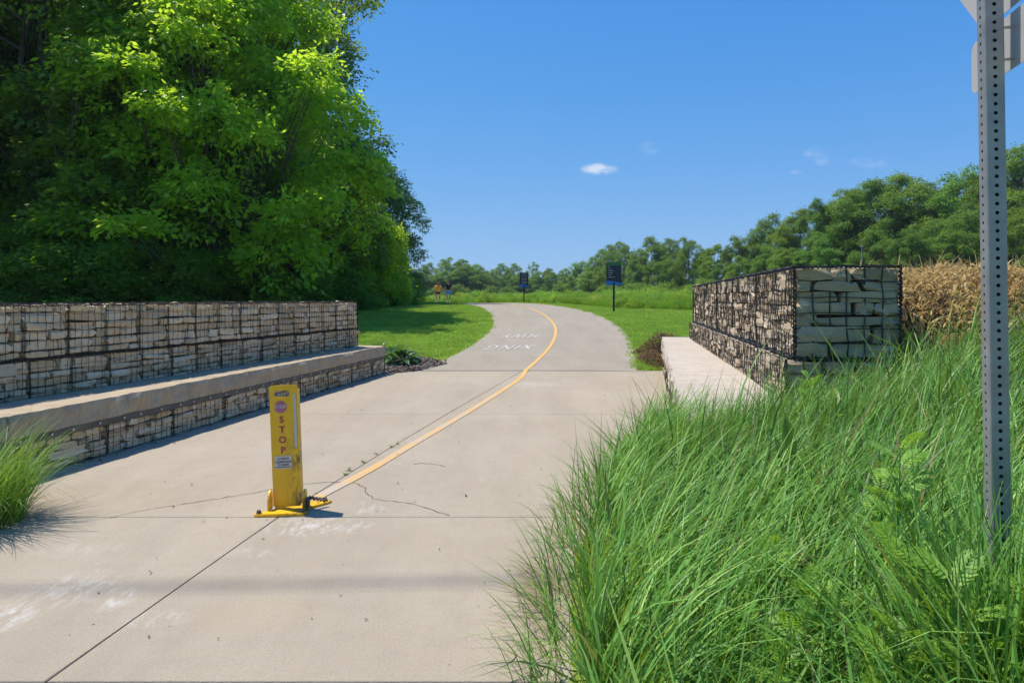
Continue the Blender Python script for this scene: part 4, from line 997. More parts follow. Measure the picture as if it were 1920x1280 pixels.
# rows in front of and behind them, lower, to fill
for x in list(range(-200, 740, 90)) + list(range(745, 1120, 15)) + list(range(1120, 2300, 33)):
    xx = x + rng.normal(0, 6); D = far_D(xx) - (7 if xx > 1110 else 9) + rng.normal(0, 2); y = ytop(xx); h = (560-y)/1280*D*(rng.uniform(.35, .72) if xx > 1110 else rng.uniform(.55, .92)) + .6
    pr = (P3, P1, P5, P2)[int(rng.integers(4))]; s = h/HT[id(pr)]
    put_tree(pr, (xx-960)/1280*D, D, (s*(.95 if xx > 1110 else 1.25), s*(.95 if xx > 1110 else 1.25), s), 'lower front tree ' + mark(xx), group='lower front trees ' + mark(xx))
for x in range(760, 2250, 27):
    xx = x + rng.normal(0, 8); D = far_D(xx) - (14 if xx > 1110 else 20) + rng.normal(0, 3); s = rng.uniform(.45, .95)*(D/120)**.4
    put_tree(PBu, (xx-960)/1280*D, D, (s*1.2, s*1.2, s), 'low bush at the far meadow edge ' + mark(xx), 'bush', 'meadow edge bushes ' + mark(xx), 'bush')
for k, (x, y, s) in enumerate([(13.5, 34, .9), (17.5, 36, 1.0), (21, 36, .9), (15, 40, 1.0), (25, 34, 1.0), (18.5, 42, .9), (29, 36, 1.1), (22.5, 30, .7)]):
    put_tree(PBu, x, y, (s*.9, s*.9, s*.33), 'bright bush in the meadow behind the caged stone wall', 'bush', 'bushes behind the caged wall', 'bush')

# ------------------------------------------------------------------ grasses
def blades(root, az, lean, curl, Ln, W, nseg=4, face=None, tint=None, twist=None):
    """arched blades. az: azimuth of the lean; lean: initial tilt from vertical (rad); curl: extra tilt reached at the tip"""
    n = len(root); t = np.linspace(0, 1, nseg+1); P = np.zeros((n, nseg+1, 3)); P[:, 0] = root
    hx, hy = np.cos(az), np.sin(az)
    for i in range(nseg):
        a = lean + curl*((i+.5)/nseg)**1.4; step = Ln/nseg
        P[:, i+1, 0] = P[:, i, 0] + hx*np.sin(a)*step; P[:, i+1, 1] = P[:, i, 1] + hy*np.sin(a)*step; P[:, i+1, 2] = P[:, i, 2] + np.cos(a)*step
    fa = az + math.pi/2 + (twist if twist is not None else rng.normal(0, .7, n)); S = np.stack([np.cos(fa), np.sin(fa), np.zeros(n)], 1)
    V = np.zeros((n, 2*nseg+1, 3))
    for i in range(nseg):
        w = W*(.75 if i == 0 else 1.0)*(1-(t[i])**2.2); V[:, 2*i] = P[:, i] - S*(w/2)[:, None]; V[:, 2*i+1] = P[:, i] + S*(w/2)[:, None]
    V[:, 2*nseg] = P[:, nseg]; m = 2*nseg+1; b = (np.arange(n)*m)[:, None]
    Q = np.concatenate([b + np.array([2*i, 2*i+1, 2*i+3, 2*i+2]) for i in range(nseg-1)]) if nseg > 1 else np.zeros((0, 4), int)
    T3 = b + np.array([2*nseg-2, 2*nseg-1, 2*nseg])
    tt = rng.random(n) if tint is None else tint
    return V.reshape(-1, 3), [Q, T3], np.concatenate([np.tile(tt, nseg-1), tt])
def merge(parts):
    Vs, Qs, Ts, tq, tt, nv = [], [], [], [], [], 0
    for V, (Q, T3), t in parts:
        Vs.append(V); Qs.append(Q+nv); Ts.append(T3+nv); tq.append(t[:len(Q)]); tt.append(t[len(Q):]); nv += len(V)
    return np.concatenate(Vs), [np.concatenate(Qs), np.concatenate(Ts)], np.concatenate(tq+tt)
GT = [(0, (.30, .22, .10)), (.05, (.022, .06, .007)), (.35, (.062, .185, .022)), (.75, (.175, .40, .065)), (1, (.38, .58, .13))]  # darkest green holds the shade of gaps between blades, painted as blade colour
M_grass = tint_mat('tall_grass_blades', GT, .46, .32, .38, tval=1.3, tcol=(.36, .44, .02))
M_straw = tint_mat('dry_straw', [(0, (.18, .12, .06)), (.5, (.36, .26, .13)), (1, (.5, .4, .22))], .7, .2, tcol=(.4, .3, .15), tval=1.0)
def snoise(x, y, s, o=0.): return np.array([mnoise.noise(Vector((a*s, b*s, o))) for a, b in zip(x, y)])
# tall grass on the bank, right
N = 88000
y = 1.0 + 8.4*rng.random(N)**1.25; x = xedge(y) + .12 + (rng.random(N)**1.15)*6.2
wall_x = 2.53 + (y-6.1)*.172
tuss = rng.integers(0, 900, N); tu_y = 1.0 + 8.4*rng.random(900)**1.25; tu_x = xedge(tu_y) + .1 + (rng.random(900)**1.15)*6.1; isT = rng.random(N) < .6
ox, oy = rng.normal(0, .07, N), rng.normal(0, .07, N)
x = np.where(isT, tu_x[tuss]+ox, x); y = np.where(isT, tu_y[tuss]+oy, y); tu_t = rng.normal(0, .13, 900)[tuss]*isT; tu_l = rng.normal(0, .1, 900)[tuss]*isT
vis = (x/y < .82) & (y > .95) & (x > xedge(y)+.2)
inb = (x > BRX(y)-.02) & (x < wall_x+1.0) & (y > 4.95)
inwall = (x > wall_x-.12) & (x < wall_x+1.0) & (y > 5.98)
inbench = (y > 5.08) & (x > BRX(y)-.03) & (x < wall_x+.1)
behind = (y > 6.6) & (x > wall_x+.9)
lane = (y > 7.0) & (x < BRX(y)+.1)
keep = vis & ~inwall & ~inbench & ~behind & ~lane & ~((x > 4.6+0*y) & (y > 6.2))
x, y = x[keep], y[keep]; n = len(x); ox, oy, isT, tu_t, tu_l = (q[keep] for q in (ox, oy, isT, tu_t, tu_l))
z = gz_(x, y) - .02; e = x - xedge(y)
nz = snoise(x, y, 1.6); nz2 = snoise(x, y, 5, 9)
Ln = (.50 + .20*np.clip(e/1.5, 0, 1) + .12*nz + .10*np.clip((y-3)/2.5, 0, 1))*(.55 + .6*rng.random(n))
Ln *= np.where(isT, 1.08+tu_l, .78)
Ln *= np.where(e < .15, .75, 1)*(.82 + .18*np.clip((x-0.2)/1.2, 0, 1))
Ln += .30*np.exp(-((y-4.65)/.35)**2)*(x > .8)*(x < 2.6)*rng.random(n) + .30*np.exp(-((y-1.75)/.4)**2)*np.clip((x-1.0)/.3, 0, 1)
Ln = np.where((y < 1.45) & (x < 1.0), Ln*.8, Ln)
az = rng.normal(.12, .6, n) + .7*nz + .5*nz2 + np.where(e < .3, rng.normal(0, 1.3, n), 0) + np.where(y < 3, rng.normal(0, .5, n), 0)
az = np.where(isT & (rng.random(n) < .6), np.arctan2(oy*1.0+.0, ox+.045), az)
lean = np.clip(rng.normal(.30, .16, n) + 1.6*np.hypot(ox, oy)*isT + .14*nz2, .02, 1); curl = np.clip(rng.normal(.8, .5, n), .05, 2.3)
tint = np.clip(.43 + tu_t + .25*nz + .15*nz2 + rng.normal(0, .24, n), .06, 1); tint[rng.random(n) < .05] = 0
A1 = blades(np.column_stack([x, y, z]), az, lean, curl, Ln, np.where(rng.random(n) < .3, rng.uniform(.012, .019, n), rng.uniform(.005, .012, n)), 5, tint=tint)
V, F, t = A1
n = 3800; y = rng.uniform(4.35, 5.08, n); x = rng.uniform(.85, 2.7, n)
B1 = blades(np.column_stack([x, y, gz_(x, y)-.02]), rng.normal(.1, .7, n), np.clip(rng.normal(.2, .14, n), .02, 1), np.clip(rng.normal(.7, .4, n), .05, 2), rng.uniform(.45, .78, n), rng.uniform(.005, .012, n), 5, tint=np.clip(rng.normal(.5, .22, n), .06, 1))
n = 2400; y = rng.uniform(1.3, 1.86, n); x = rng.uniform(1.0, 1.75, n)
B2 = blades(np.column_stack([x, y, gz_(x, y)-.02]), rng.normal(.1, 1.2, n), np.clip(rng.normal(.2, .14, n), .02, 1), np.clip(rng.normal(.9, .5, n), .05, 2.3), rng.uniform(.6, 1.02, n), rng.uniform(.005, .012, n), 6, tint=np.clip(rng.normal(.5, .22, n), .06, 1))
n = 5200; y = rng.uniform(2.0, 6.0, n); x = xedge(y) + rng.uniform(.15, 2.6, n); k = ~((y > 5.05) & (x > BRX(y)-.05)); x, y = x[k], y[k]; n = len(x)
B3 = blades(np.column_stack([x, y, gz_(x, y)-.02]), rng.normal(.15, .5, n), np.clip(rng.normal(.3, .15, n), .02, 1), np.clip(rng.normal(1.2, .45, n), .2, 2.4), rng.uniform(.6, .95, n), rng.uniform(.006, .013, n), 7, tint=np.clip(rng.normal(.68, .2, n), .06, 1))
V, F, t = merge([A1, B1, B2, B3])
link('tall_grass', mesh_np('tall_grass', V, F, t, [M_grass]), kind='stuff')
# straggling blades and stalks on the edge over the pavement
n = 420; y = rng.uniform(2.3, 6.2, n); x = xedge(y) + rng.normal(.05, .06, n)
A = blades(np.column_stack([x, y, x*0]), rng.normal(2.6, .8, n), np.clip(rng.normal(.5, .3, n), 0, 1.2), rng.uniform(.3, 1.4, n), rng.uniform(.2, .45, n), rng.uniform(.004, .008, n), 5)
link('edge_grass', mesh_np('edge_grass', A[0], A[1], A[2]*.9+.06, [M_grass]), kind='stuff')
n = 260; y = rng.normal(3.3, .35, n); x = xedge(y) + rng.normal(.04, .08, n)
A = blades(np.column_stack([x, y, x*0+.01]), rng.normal(3.1, .6, n), rng.uniform(1.1, 1.5, n), rng.uniform(-.1, .2, n), rng.uniform(.1, .32, n), rng.uniform(.002, .004, n), 4)
link('dry_straw', mesh_np('dry_straw', A[0], A[1], A[2], [M_straw]), kind='stuff')
# tuft at the left edge
TU = thing('grass_tuft', 'arching green grass tuft at the left edge of the pavement', 'grass', (-3.52, 4.40, 0))
n = 1700; a = rng.random(n)*6.283; r = .33*rng.random(n)**.6
A = blades(np.column_stack([r*np.cos(a), r*np.sin(a)*.8, r*0]), a + rng.normal(0, .7, n), np.clip(rng.normal(.28, .2, n), 0, .9), np.clip(rng.normal(1.1, .5, n), .2, 2.2), rng.uniform(.3, .82, n), rng.uniform(.004, .008, n), 6)
link('blades', mesh_np('blades', A[0], A[1], A[2]*.9+.08, [M_grass]), TU)
n = 120; a = rng.random(n)*6.283
A = blades(np.column_stack([.3*np.cos(a), .28*np.sin(a), a*0]), a + rng.normal(0, .4, n), rng.uniform(.5, 1.1, n), rng.uniform(.5, 1.5, n), rng.uniform(.15, .4, n), rng.uniform(.002, .004, n), 4)
link('dry_blades', mesh_np('dry_blades', A[0], A[1], A[2], [M_straw]), TU)

def scatter(name, P, rz, sc, sources, **props):
    """geometry-nodes scatter of shared clumps on points with stored turn and size"""
    me = bpy.data.meshes.new(name); me.vertices.add(len(P)); me.vertices.foreach_set('co', np.asarray(P, np.float32).ravel())
    a = me.attributes.new('turn', 'FLOAT', 'POINT'); a.data.foreach_set('value', rz.astype(np.float32))
    a = me.attributes.new('size', 'FLOAT', 'POINT'); a.data.foreach_set('value', sc.astype(np.float32))
    a = me.attributes.new('pick', 'INT', 'POINT'); a.data.foreach_set('value', rng.integers(0, len(sources), len(P)).astype(np.int32))
    o = link(name, me, **props)
    col = bpy.data.collections.new(name+'_clumps')
    for s in sources: col.objects.link(s)
    ng = bpy.data.node_groups.new(name, 'GeometryNodeTree'); ng.interface.new_socket('Geometry', in_out='INPUT', socket_type='NodeSocketGeometry'); ng.interface.new_socket('Geometry', in_out='OUTPUT', socket_type='NodeSocketGeometry')
    N_ = ng.nodes; gi = N_.new('NodeGroupInput'); go = N_.new('NodeGroupOutput'); ip = N_.new('GeometryNodeInstanceOnPoints'); ci = N_.new('GeometryNodeCollectionInfo')
    ci.inputs['Collection'].default_value = col; ci.inputs['Separate Children'].default_value = True; ci.inputs['Reset Children'].default_value = True
    def na(nm, ty):
        q = N_.new('GeometryNodeInputNamedAttribute'); q.data_type = ty; q.inputs['Name'].default_value = nm; return q.outputs['Attribute']
    cx = N_.new('ShaderNodeCombineXYZ'); ng.links.new(na('turn', 'FLOAT'), cx.inputs[2])
    ng.links.new(gi.outputs[0], ip.inputs['Points']); ng.links.new(ci.outputs[0], ip.inputs['Instance']); ip.inputs['Pick Instance'].default_value = True
    ng.links.new(na('pick', 'INT'), ip.inputs['Instance Index']); ng.links.new(cx.outputs[0], ip.inputs['Rotation']); ng.links.new(na('size', 'FLOAT'), ip.inputs['Scale'])
    ng.links.new(ip.outputs[0], go.inputs[0]); md = o.modifiers.new('scatter', 'NODES'); md.node_group = ng; return o
def clump_obj(name, n, rad, hmin, hmax, wmin, wmax, m, lean=.3, curl=.7, nseg=3, extra=None):
    a = rng.random(n)*6.283; r = rad*np.sqrt(rng.random(n))
    A = blades(np.column_stack([r*np.cos(a), r*np.sin(a), r*0-.01]), rng.random(n)*6.283, np.abs(rng.normal(0, lean, n)), np.abs(rng.normal(curl, .3, n)), rng.uniform(hmin, hmax, n), rng.uniform(wmin, wmax, n), nseg)
    me = mesh_np(name, A[0], A[1], A[2], [m]); return bpy.data.objects.new(name, me)
GL = [(0, (.40, .40, .12)), (.25, (.20, .34, .04)), (.6, (.27, .43, .05)), (.9, (.40, .55, .09)), (1, (.62, .68, .34))]
M_lawn = tint_mat('lawn_blades', GL, .5, .38, .45, vary=1.1, nscale=.9)
lawn_src = [clump_obj('lawn_clump', 170, .22, .035, .095, .008, .017, M_lawn, .85, .7, 2) for _ in range(4)]
def lawn_pts(n, x0, x1, y0, y1, ok):
    x = rng.uniform(x0, x1, n); y = rng.uniform(y0, y1, n)**1.0; k = ok(x, y); x, y = x[k], y[k]; return np.column_stack([x, y, gz_(x, y)])
bedx = lambda x, y: (x < -1.55-(y-15)*.3) & (y < 16.2) & (y > 12) | ((x < -2.2) & (y < 16.9))
okL = lambda x, y: ~on_path(x, y, .12) & (x > -14) & ~bedx(x, y) & (x < CL[np.clip(np.searchsorted(CL[:45, 1], y), 0, 44), 0]) & (y > 14.1)
Pl = lawn_pts(15000, -12, 1.5, 14, 48, okL)
okR = lambda x, y: ~on_path(x, y, .12) & (x > CL[np.clip(np.searchsorted(CL[:45, 1], y), 0, 44), 0]) & ~((y < 16.5) & (x > 3.1+(y-14)*.2)) & (y > 14)
Pr = lawn_pts(16000, 1.5, 14, 14, 36, okR)
Pw = lawn_pts(2500, 0, 8, 34, 46, okR)
Pa = np.concatenate([Pl, Pr, Pw])
scatter('lawn_grass', Pa, rng.random(len(Pa))*6.28, rng.uniform(.8, 1.5, len(Pa)), lawn_src, kind='stuff')
# meadow of tall grass and weeds
GM = [(0, (.38, .28, .12)), (.06, (.14, .28, .03)), (.5, (.23, .40, .045)), (1, (.38, .50, .08))]
M_mead = tint_mat('meadow_blades', GM, .55, .4, .3, vary=1.3, nscale=.35)
M_weed = tint_mat('meadow_weeds', [(0, (.10, .21, .03)), (.5, (.22, .40, .05)), (.8, (.36, .50, .09)), (1, (.5, .28, .14))], .6, .35, vary=1.2, nscale=.2)
mead_src = [clump_obj('meadow_clump', 260, .55, .45, 1.05, .009, .02, M_mead, .22, .6, 3) for _ in range(4)]
def weed_obj():
    V, F, t = foliage([(rng.normal(0, .25), rng.normal(0, .25), rng.uniform(.3, .95), .3, .3, .25) for _ in range(7)], 170, 7, .075, rng, spray_r=.13, aspect=.4)
    return bpy.data.objects.new('meadow_weed', mesh_np('meadow_weed', V, F, t, [M_weed]))
weed_src = [weed_obj() for _ in range(3)]
def mead_front(x): return np.interp(x, [-12, -7, -3, 0, 2, 5, 9, 13, 20], [58, 57, 50, 46.2, 42, 31.5, 29.5, 28, 27])
def mpts(n, dens_pow=1.6):
    D = 27 + 110*rng.random(n)**dens_pow; x = rng.uniform(-.35, .95, n)*D; k = (D > mead_front(x)) & ~on_path(x, D, .8) & ~((x < -9) & (D < 62)); x, D = x[k], D[k]
    return np.column_stack([x, D, gz_(x, D)])
P_ = mpts(17000); sc = rng.uniform(.5, .85, len(P_))*np.clip(.55+.25*(P_[:, 1]-mead_front(P_[:, 0])), .55, 1)
scatter('meadow_grass', P_, rng.random(len(P_))*6.28, sc, mead_src, kind='stuff')
P_ = mpts(6500); sc = rng.uniform(.4, .82, len(P_))*np.clip(.5+.2*(P_[:, 1]-mead_front(P_[:, 0])), .5, 1)*np.where(rng.random(len(P_)) < .05, 1.5, 1)
scatter('meadow_weeds', P_, rng.random(len(P_))*6.28, sc, weed_src, kind='stuff')
# undergrowth at the foot of the wood
M_under = tint_mat('undergrowth_leaves', G0, .5, .4, .4, nscale=.5)
def under_obj():
    V, F, t = foliage([(rng.normal(0, .3), rng.normal(0, .3), rng.uniform(.1, .5), .35, .35, .22) for _ in range(6)], 200, 7, .085, rng, spray_r=.15, aspect=.45)
    return bpy.data.objects.new('under_clump', mesh_np('under_clump', V, F, t, [M_under]))
n = 3600; D = rng.uniform(19, 52, n); x = -np.abs(rng.random(n))*.75*D
k = (x < np.interp(D, [14, 22, 30, 34, 45, 50], [-9.5, -9.5, -7.4, -6.0, -8.2, -10.5])); x, D = x[k], D[k]
scatter('undergrowth', np.column_stack([x, D, gz_(x, D)]), rng.random(len(x))*6.28, rng.uniform(.6, 1.4, len(x)), [under_obj() for _ in range(3)], kind='stuff')

# ------------------------------------------------------------------ dead brown vines
M_dead = tint_mat('dead_curled_leaves', [(0, (.09, .06, .035)), (.35, (.32, .21, .08)), (.62, (.58, .42, .17)), (.86, (.76, .60, .28)), (.985, (.8, .66, .42)), (1, (.55, .50, .08))], .8, .38, .2, tcol=(.62, .42, .16), tval=1.25)
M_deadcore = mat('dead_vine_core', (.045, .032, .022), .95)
M_shrub = tint_mat('brown_shrub_leaves', [(0, (.05, .03, .02)), (.45, (.15, .09, .05)), (.8, (.27, .17, .09)), (.9, (.13, .17, .04)), (1, (.2, .24, .05))], .8, .2, .2, tcol=(.36, .22, .09), tval=1.0)
def dead_mass(name, hfun, x0, x1, y0, y1, n, leafs, core_step=.25, lm=None):
    """curled dead leaves lying over a mound whose top is hfun(x,y)"""
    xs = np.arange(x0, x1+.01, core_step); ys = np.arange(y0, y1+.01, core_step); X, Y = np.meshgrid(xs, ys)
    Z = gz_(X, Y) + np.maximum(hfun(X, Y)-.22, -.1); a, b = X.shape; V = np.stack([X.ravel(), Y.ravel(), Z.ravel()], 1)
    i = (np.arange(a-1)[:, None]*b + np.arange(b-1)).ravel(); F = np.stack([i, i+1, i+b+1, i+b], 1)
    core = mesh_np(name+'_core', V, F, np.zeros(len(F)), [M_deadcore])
    x = rng.uniform(x0, x1, n*3); y = rng.uniform(y0, y1, n*3); h = hfun(x, y); k = h > .05
    dh = np.hypot(hfun(x+.05, y)-h, hfun(x, y+.05)-h)/.05; k &= rng.random(n*3) < (.25+.3*dh)
    x, y, h = x[k][:n], y[k][:n], h[k][:n]; m = len(x); z = gz_(x, y) + h - np.abs(rng.normal(0, .07, m))
    az = rng.random(m)*6.283
    A = blades(np.column_stack([x, y, z]), az, rng.uniform(.2, 1.8, m), rng.uniform(.8, 3.4, m), leafs*rng.uniform(.6, 1.6, m), leafs*rng.uniform(.12, .38, m), 4, tint=np.clip(rng.beta(2, 2, m)*.95 + .12*snoise(x, y, 1.1, 4), 0, 1))
    k2 = int(m*.11); xs_, ys_, zs_ = x[:k2], y[:k2], z[:k2]
    B = blades(np.column_stack([xs_, ys_, zs_-.1]), rng.random(k2)*6.28, rng.uniform(.1, .9, k2), rng.uniform(.4, 1.8, k2), rng.uniform(.2, .5, k2), rng.uniform(.003, .009, k2), 5, tint=rng.uniform(.5, .95, k2))
    V, F, t = merge([A, B]); o = link(name, mesh_np(name, V, F, t, [lm or M_dead]), kind='stuff')
    c = link('vine_core', core, o); return o
def h1(x, y):
    wx = 2.53+(y-6.1)*.172+.98
    f = np.clip((x-wx)/.12, 0, 1)*np.clip((y-5.95-.25*np.sin(x*1.3))/.9, 0, 1)**.5
    topz = 1.70 + .07*np.sin(x*2.1+1)*np.cos(y*1.3) + .04*np.sin(x*5+y*4) + .03*np.clip(x-5, 0, 4)
    return np.maximum(topz - gz_(x, y), .3)*f*np.clip((13.5-y)/1, 0, 1)
dead_mass('dead_vines', h1, 3.3, 10.5, 5.8, 13.6, 62000, .085)
def h2(x, y):
    c = np.exp(-(((x-3.75)/.6)**2 + ((y-16.75)/.4)**2)**1.5)*.52; d = np.exp(-(((x-3.08)/.22)**2 + ((y-15.0)/1.0)**2)**1.5)*.26
    return np.maximum(c, d) + .03*np.sin(x*9)*np.sin(y*8)*(c+d > .1)
dead_mass('dead_shrub', h2, 2.2, 4.6, 13.75, 18, 16000, .07, .12, M_shrub)

# ------------------------------------------------------------------ broad-leaved plants
def leaf_surface(L_, w, arch, cup=.15, toothed=False, nseg=7, fold=.25, m=None, name='leaf'):
    """one big leaf along +x with midrib fold and arch"""
    V, F = [], []
    for i in range(nseg+1):
        t = i/nseg; ww = w*math.sin(math.pi*min(.999, t**.75*.96+.02))**.85 if i < nseg else 0
        if toothed and i % 2: ww *= .78
        a = arch*t; x = L_*(math.sin(a)/arch if arch else t); z = L_*(-(1-math.cos(a))/arch if arch else 0)
        x, z = L_*t*math.cos(a*.5), -L_*t*math.sin(a*.5)
        V += [(x, -ww/2, z+ww*fold), (x, 0, z), (x, ww/2, z+ww*fold)]
        if i: b = 3*i; F += [(b-3, b-2, b+1, b), (b-2, b-1, b+2, b+1)]
    me = bpy.data.meshes.new(name); me.from_pydata(V, [], F); me.materials.append(m); me.polygons.foreach_set('use_smooth', np.ones(len(F), bool)); me.update(); return me
def big_leaf_mat(name, c0, c1, trans=.35, rough=.4):
    m = bpy.data.materials.new(name); m.use_nodes = True; nt = m.node_tree; b = nt.nodes['Principled BSDF']; h = NT(nt); oi = h.n('ShaderNodeObjectInfo')
    c = h.mix(oi.outputs['Random'], c0, c1); c = h.mix(h.math('MULTIPLY', h.noise(h.coord(), 40, 4), .3), c, tuple(v*.5 for v in c0)); h.l(c, b.inputs['Base Color']); b.inputs['Roughness'].default_value = rough
    s = h.n('ShaderNodeSeparateXYZ'); h.l(h.coord(), s.inputs[0]); wv = h.math('SINE', h.math('MULTIPLY', h.math('ADD', s.outputs[0], h.math('MULTIPLY', h.math('ABSOLUTE', s.outputs[1]), -1.2)), 420)); h.bump(b, wv, .1, .001)
    tr = h.n('ShaderNodeBsdfTranslucent'); h.l(h.mix(.5, c, (.25, .42, .02)), tr.inputs[0]); mx = h.n('ShaderNodeMixShader'); mx.inputs[0].default_value = trans
    h.l(b.outputs[0], mx.inputs[1]); h.l(tr.outputs[0], mx.inputs[2]); h.l(mx.outputs[0], nt.nodes['Material Output'].inputs[0]); return m
M_hosta = big_leaf_mat('blue_green_leaf', (.05, .13, .045), (.09, .19, .06)); M_dock = big_leaf_mat('dock_leaf', (.09, .21, .03), (.17, .3, .06), .4)
M_young = big_leaf_mat('yellow_green_leaf', (.17, .3, .02), (.25, .38, .04), .5)
M_stem = mat('green_stem', (.11, .19, .04), .6)
def leafy(name, label, x, y, n, L_, w, m, spread, hbase, stem=None, toothed=False, arch=1.1, group=None, z=None, up=(.3, 1.1), cat='plant'):
    t = thing(name, label, cat, (x, y, float(gz_(x, y)) if z is None else z), rng.random()*6.28, group)
    ms = [leaf_surface(L_*s, w*s, arch*a, m=m, toothed=toothed) for s, a in ((1, 1), (.85, .8), (.7, 1.2))]
    for i in range(n):
        f = (i+.5)/n; a = i*2.4 + rng.normal(0, .2); r = spread*(1-f)**.5*.5
        o = link('leaf', ms[int(rng.integers(3))], t)
        tilt = np.interp(f, [0, 1], up) + rng.normal(0, .12)          # upward pitch of the leaf
        o.location = (r*math.cos(a), r*math.sin(a), hbase*f + (.02 if not stem else 0)); o.rotation_euler = (rng.normal(0, .25), -tilt, a); s = .75+.45*rng.random(); o.scale = (s, s, s)
    if stem:
        mb = MB(); mb.cyl((0, 0, -.05), (0.01, .01, hbase*1.02), .008, .004, 6); mb.build('stem', M_stem, t)
    return t
leafy('hosta_plant', 'broad-leaved green plant in the mulch at the far end of the low bench', -2.42, 14.75, 64, .34, .15, M_hosta, .55, .26, up=(.1, 1.15), arch=1.3)
leafy('hosta_plant', 'second broad-leaved plant behind the bench end, half hidden by it', -3.05, 15.6, 40, .32, .13, M_hosta, .5, .28, up=(.1, 1.2), arch=1.3)
leafy('dock_plant', 'dock weed with large wavy pale leaves rising from the tall grass', 1.62, 3.02, 10, .23, .075, M_dock, .02, .56, True, True, arch=.9, up=(.4, .9))
leafy('dock_plant', 'pair of upright oval grey-green leaves deep in the grass left of the dock weed', 1.42, 3.5, 6, .22, .065, M_dock, .06, .46, True, False, arch=.3, up=(1.0, 1.4))
leafy('dock_plant', 'tall toothed-leaved weed at the right edge in front of the holed post', 1.37, 1.74, 6, .22, .07, M_dock, .02, .66, True, True, arch=.7, up=(.7, 1.2))
leafy('dock_plant', 'yellow-green thistle-like weed in the bottom right corner', .92, 1.52, 12, .22, .07, M_young, .04, .36, True, True, arch=.7, up=(.2, 1.1))
leafy('dock_plant', 'dark leaved weed at the edge of the grass beside the pavement', .86, 5.1, 8, .17, .07, M_hosta, .05, .34, True, False, arch=.8, up=(.2, 1.0))
leafy('dock_plant', 'small yellow-green leaved weed halfway up the grass bank', 1.95, 4.1, 8, .16, .05, M_young, .02, .6, True, True, arch=.8, up=(.2, 1.0))
# ferny ragweed: fronds with leaflets
def frond(L_, k=9):
    P, D, N, Ln, W = [], [], [], [], []
    for i in range(k):
        t = (i+1)/k
        for s in (-1, 1):
            P.append((L_*t, 0, .12*L_*math.sin(t*2.2))); D.append((.6, s*.8, .1)); N.append((0, 0, 1)); l = L_*.42*math.sin(math.pi*(.15+.8*t)); Ln.append(l); W.append(l*.32)
            for q in (.4, .7):
                P.append((L_*t+.6*l*q, s*.8*l*q, .12*L_*math.sin(t*2.2))); D.append((.95, s*.2, .1)); N.append((0, 0, 1)); Ln.append(l*.45); W.append(l*.17)
    V, F = leaf_quads(np.array(P, float), unit(np.array(D, float)), np.array(N, float), np.array(Ln), np.array(W))
    return mesh_np('frond', V, F, rng.random(len(F)), [M_ferny])
M_ferny = tint_mat('ragweed_leaves', [(0, (.12, .28, .03)), (.6, (.22, .42, .05)), (1, (.36, .55, .08))], .5, .42, .4)
FR = [frond(.15), frond(.12), frond(.17)]
def ragweed(x, y, h, label, n=22):
    t = thing('ragweed_plant', label, 'plant', (x, y, float(gz_(x, y))), rng.random()*6, 'ferny weeds in the near grass')
    MB().cyl((0, 0, -.03), (.02, 0, h), .005, .002, 5).build('stem', M_stem, t)
    for i in range(n):
        f = .2+.8*i/n; o = link('frond', FR[int(rng.integers(3))], t); a = i*2.4; o.location = (.02*f, 0, h*f); o.rotation_euler = (rng.normal(0, .3), -rng.uniform(.1, .9), a); s = 1.15-.55*f; o.scale = (s, s, s)
rw = [(1.32, 2.35, .58), (1.15, 1.9, .42), (1.3, 1.75, .42), (1.0, 1.75, .36), (1.55, 2.2, .4), (1.22, 2.1, .38), (1.45, 2.0, .42), (.98, 2.2, .3), (1.1, 1.6, .36), (.8, 2.0, .3), (1.42, 2.6, .42), (.85, 5.0, .28), (.95, 2.55, .3), (2.1, 4.8, .5), (1.2, 1.55, .44), (1.12, 1.7, .46)]
for k, (x, y, h) in enumerate(rw):
    ragweed(x, y, h*1.35, 'tallest ferny weed in the near grass, below the dock weed' if k == 0 else 'ferny bright green weed among the near grass')
# little weeds in the pavement joint
M_sprout = big_leaf_mat('sprout_leaf', (.1, .17, .04), (.2, .24, .07)); SM = leaf_surface(.045, .012, .8, m=M_sprout)
for k, (pxx, pyy) in enumerate(((655, 882), (681, 867), (706, 851), (735, 838), (745, 833), (648, 890))):
    X, Y = px(pxx, pyy); t = thing('joint_weed', 'tiny weed sprouting from the pavement joint beside the yellow line', 'weed', (X, Y, 0), rng.random()*6, 'tiny weeds in the pavement joint')
    for i in range(7): o = link('leaf', SM, t); o.rotation_euler = (0, -rng.uniform(.2, 1.2), i*.9+rng.normal(0, .2)); s = rng.uniform(.5, 1.1); o.scale = (s, s, s)

# ------------------------------------------------------------------ walkers
M_skin = mat('skin', (.42, .24, .16), .55); M_or = mat('orange_shirt', (.85, .42, .03), .8); M_blk = mat('black_cloth', (.012, .012, .014), .8); M_blue = mat('blue_shorts_cloth', (.03, .36, .75), .8); M_shoe = mat('white_shoe', (.6, .6, .6), .6)
M_hairr = mat('auburn_hair', (.16, .06, .025), .7); M_haird = mat('dark_hair', (.03, .022, .016), .7); M_sock = mat('white_sock', (.7, .7, .68), .8)
def skin(name, verts, edges, radii, root, m, parent, sub=2):
    me = bpy.data.meshes.new(name); me.from_pydata(verts, edges, []); me.materials.append(m); o = link(name, me, parent)
    md = o.modifiers.new('skin', 'SKIN'); md.use_smooth_shade = True
    for v, r in zip(me.skin_vertices[0].data, radii): v.radius = r if isinstance(r, tuple) else (r, r)
    me.skin_vertices[0].data[root].use_root = True
    o.modifiers.new('sub', 'SUBSURF').levels = sub; o.modifiers['sub'].render_levels = sub; return o
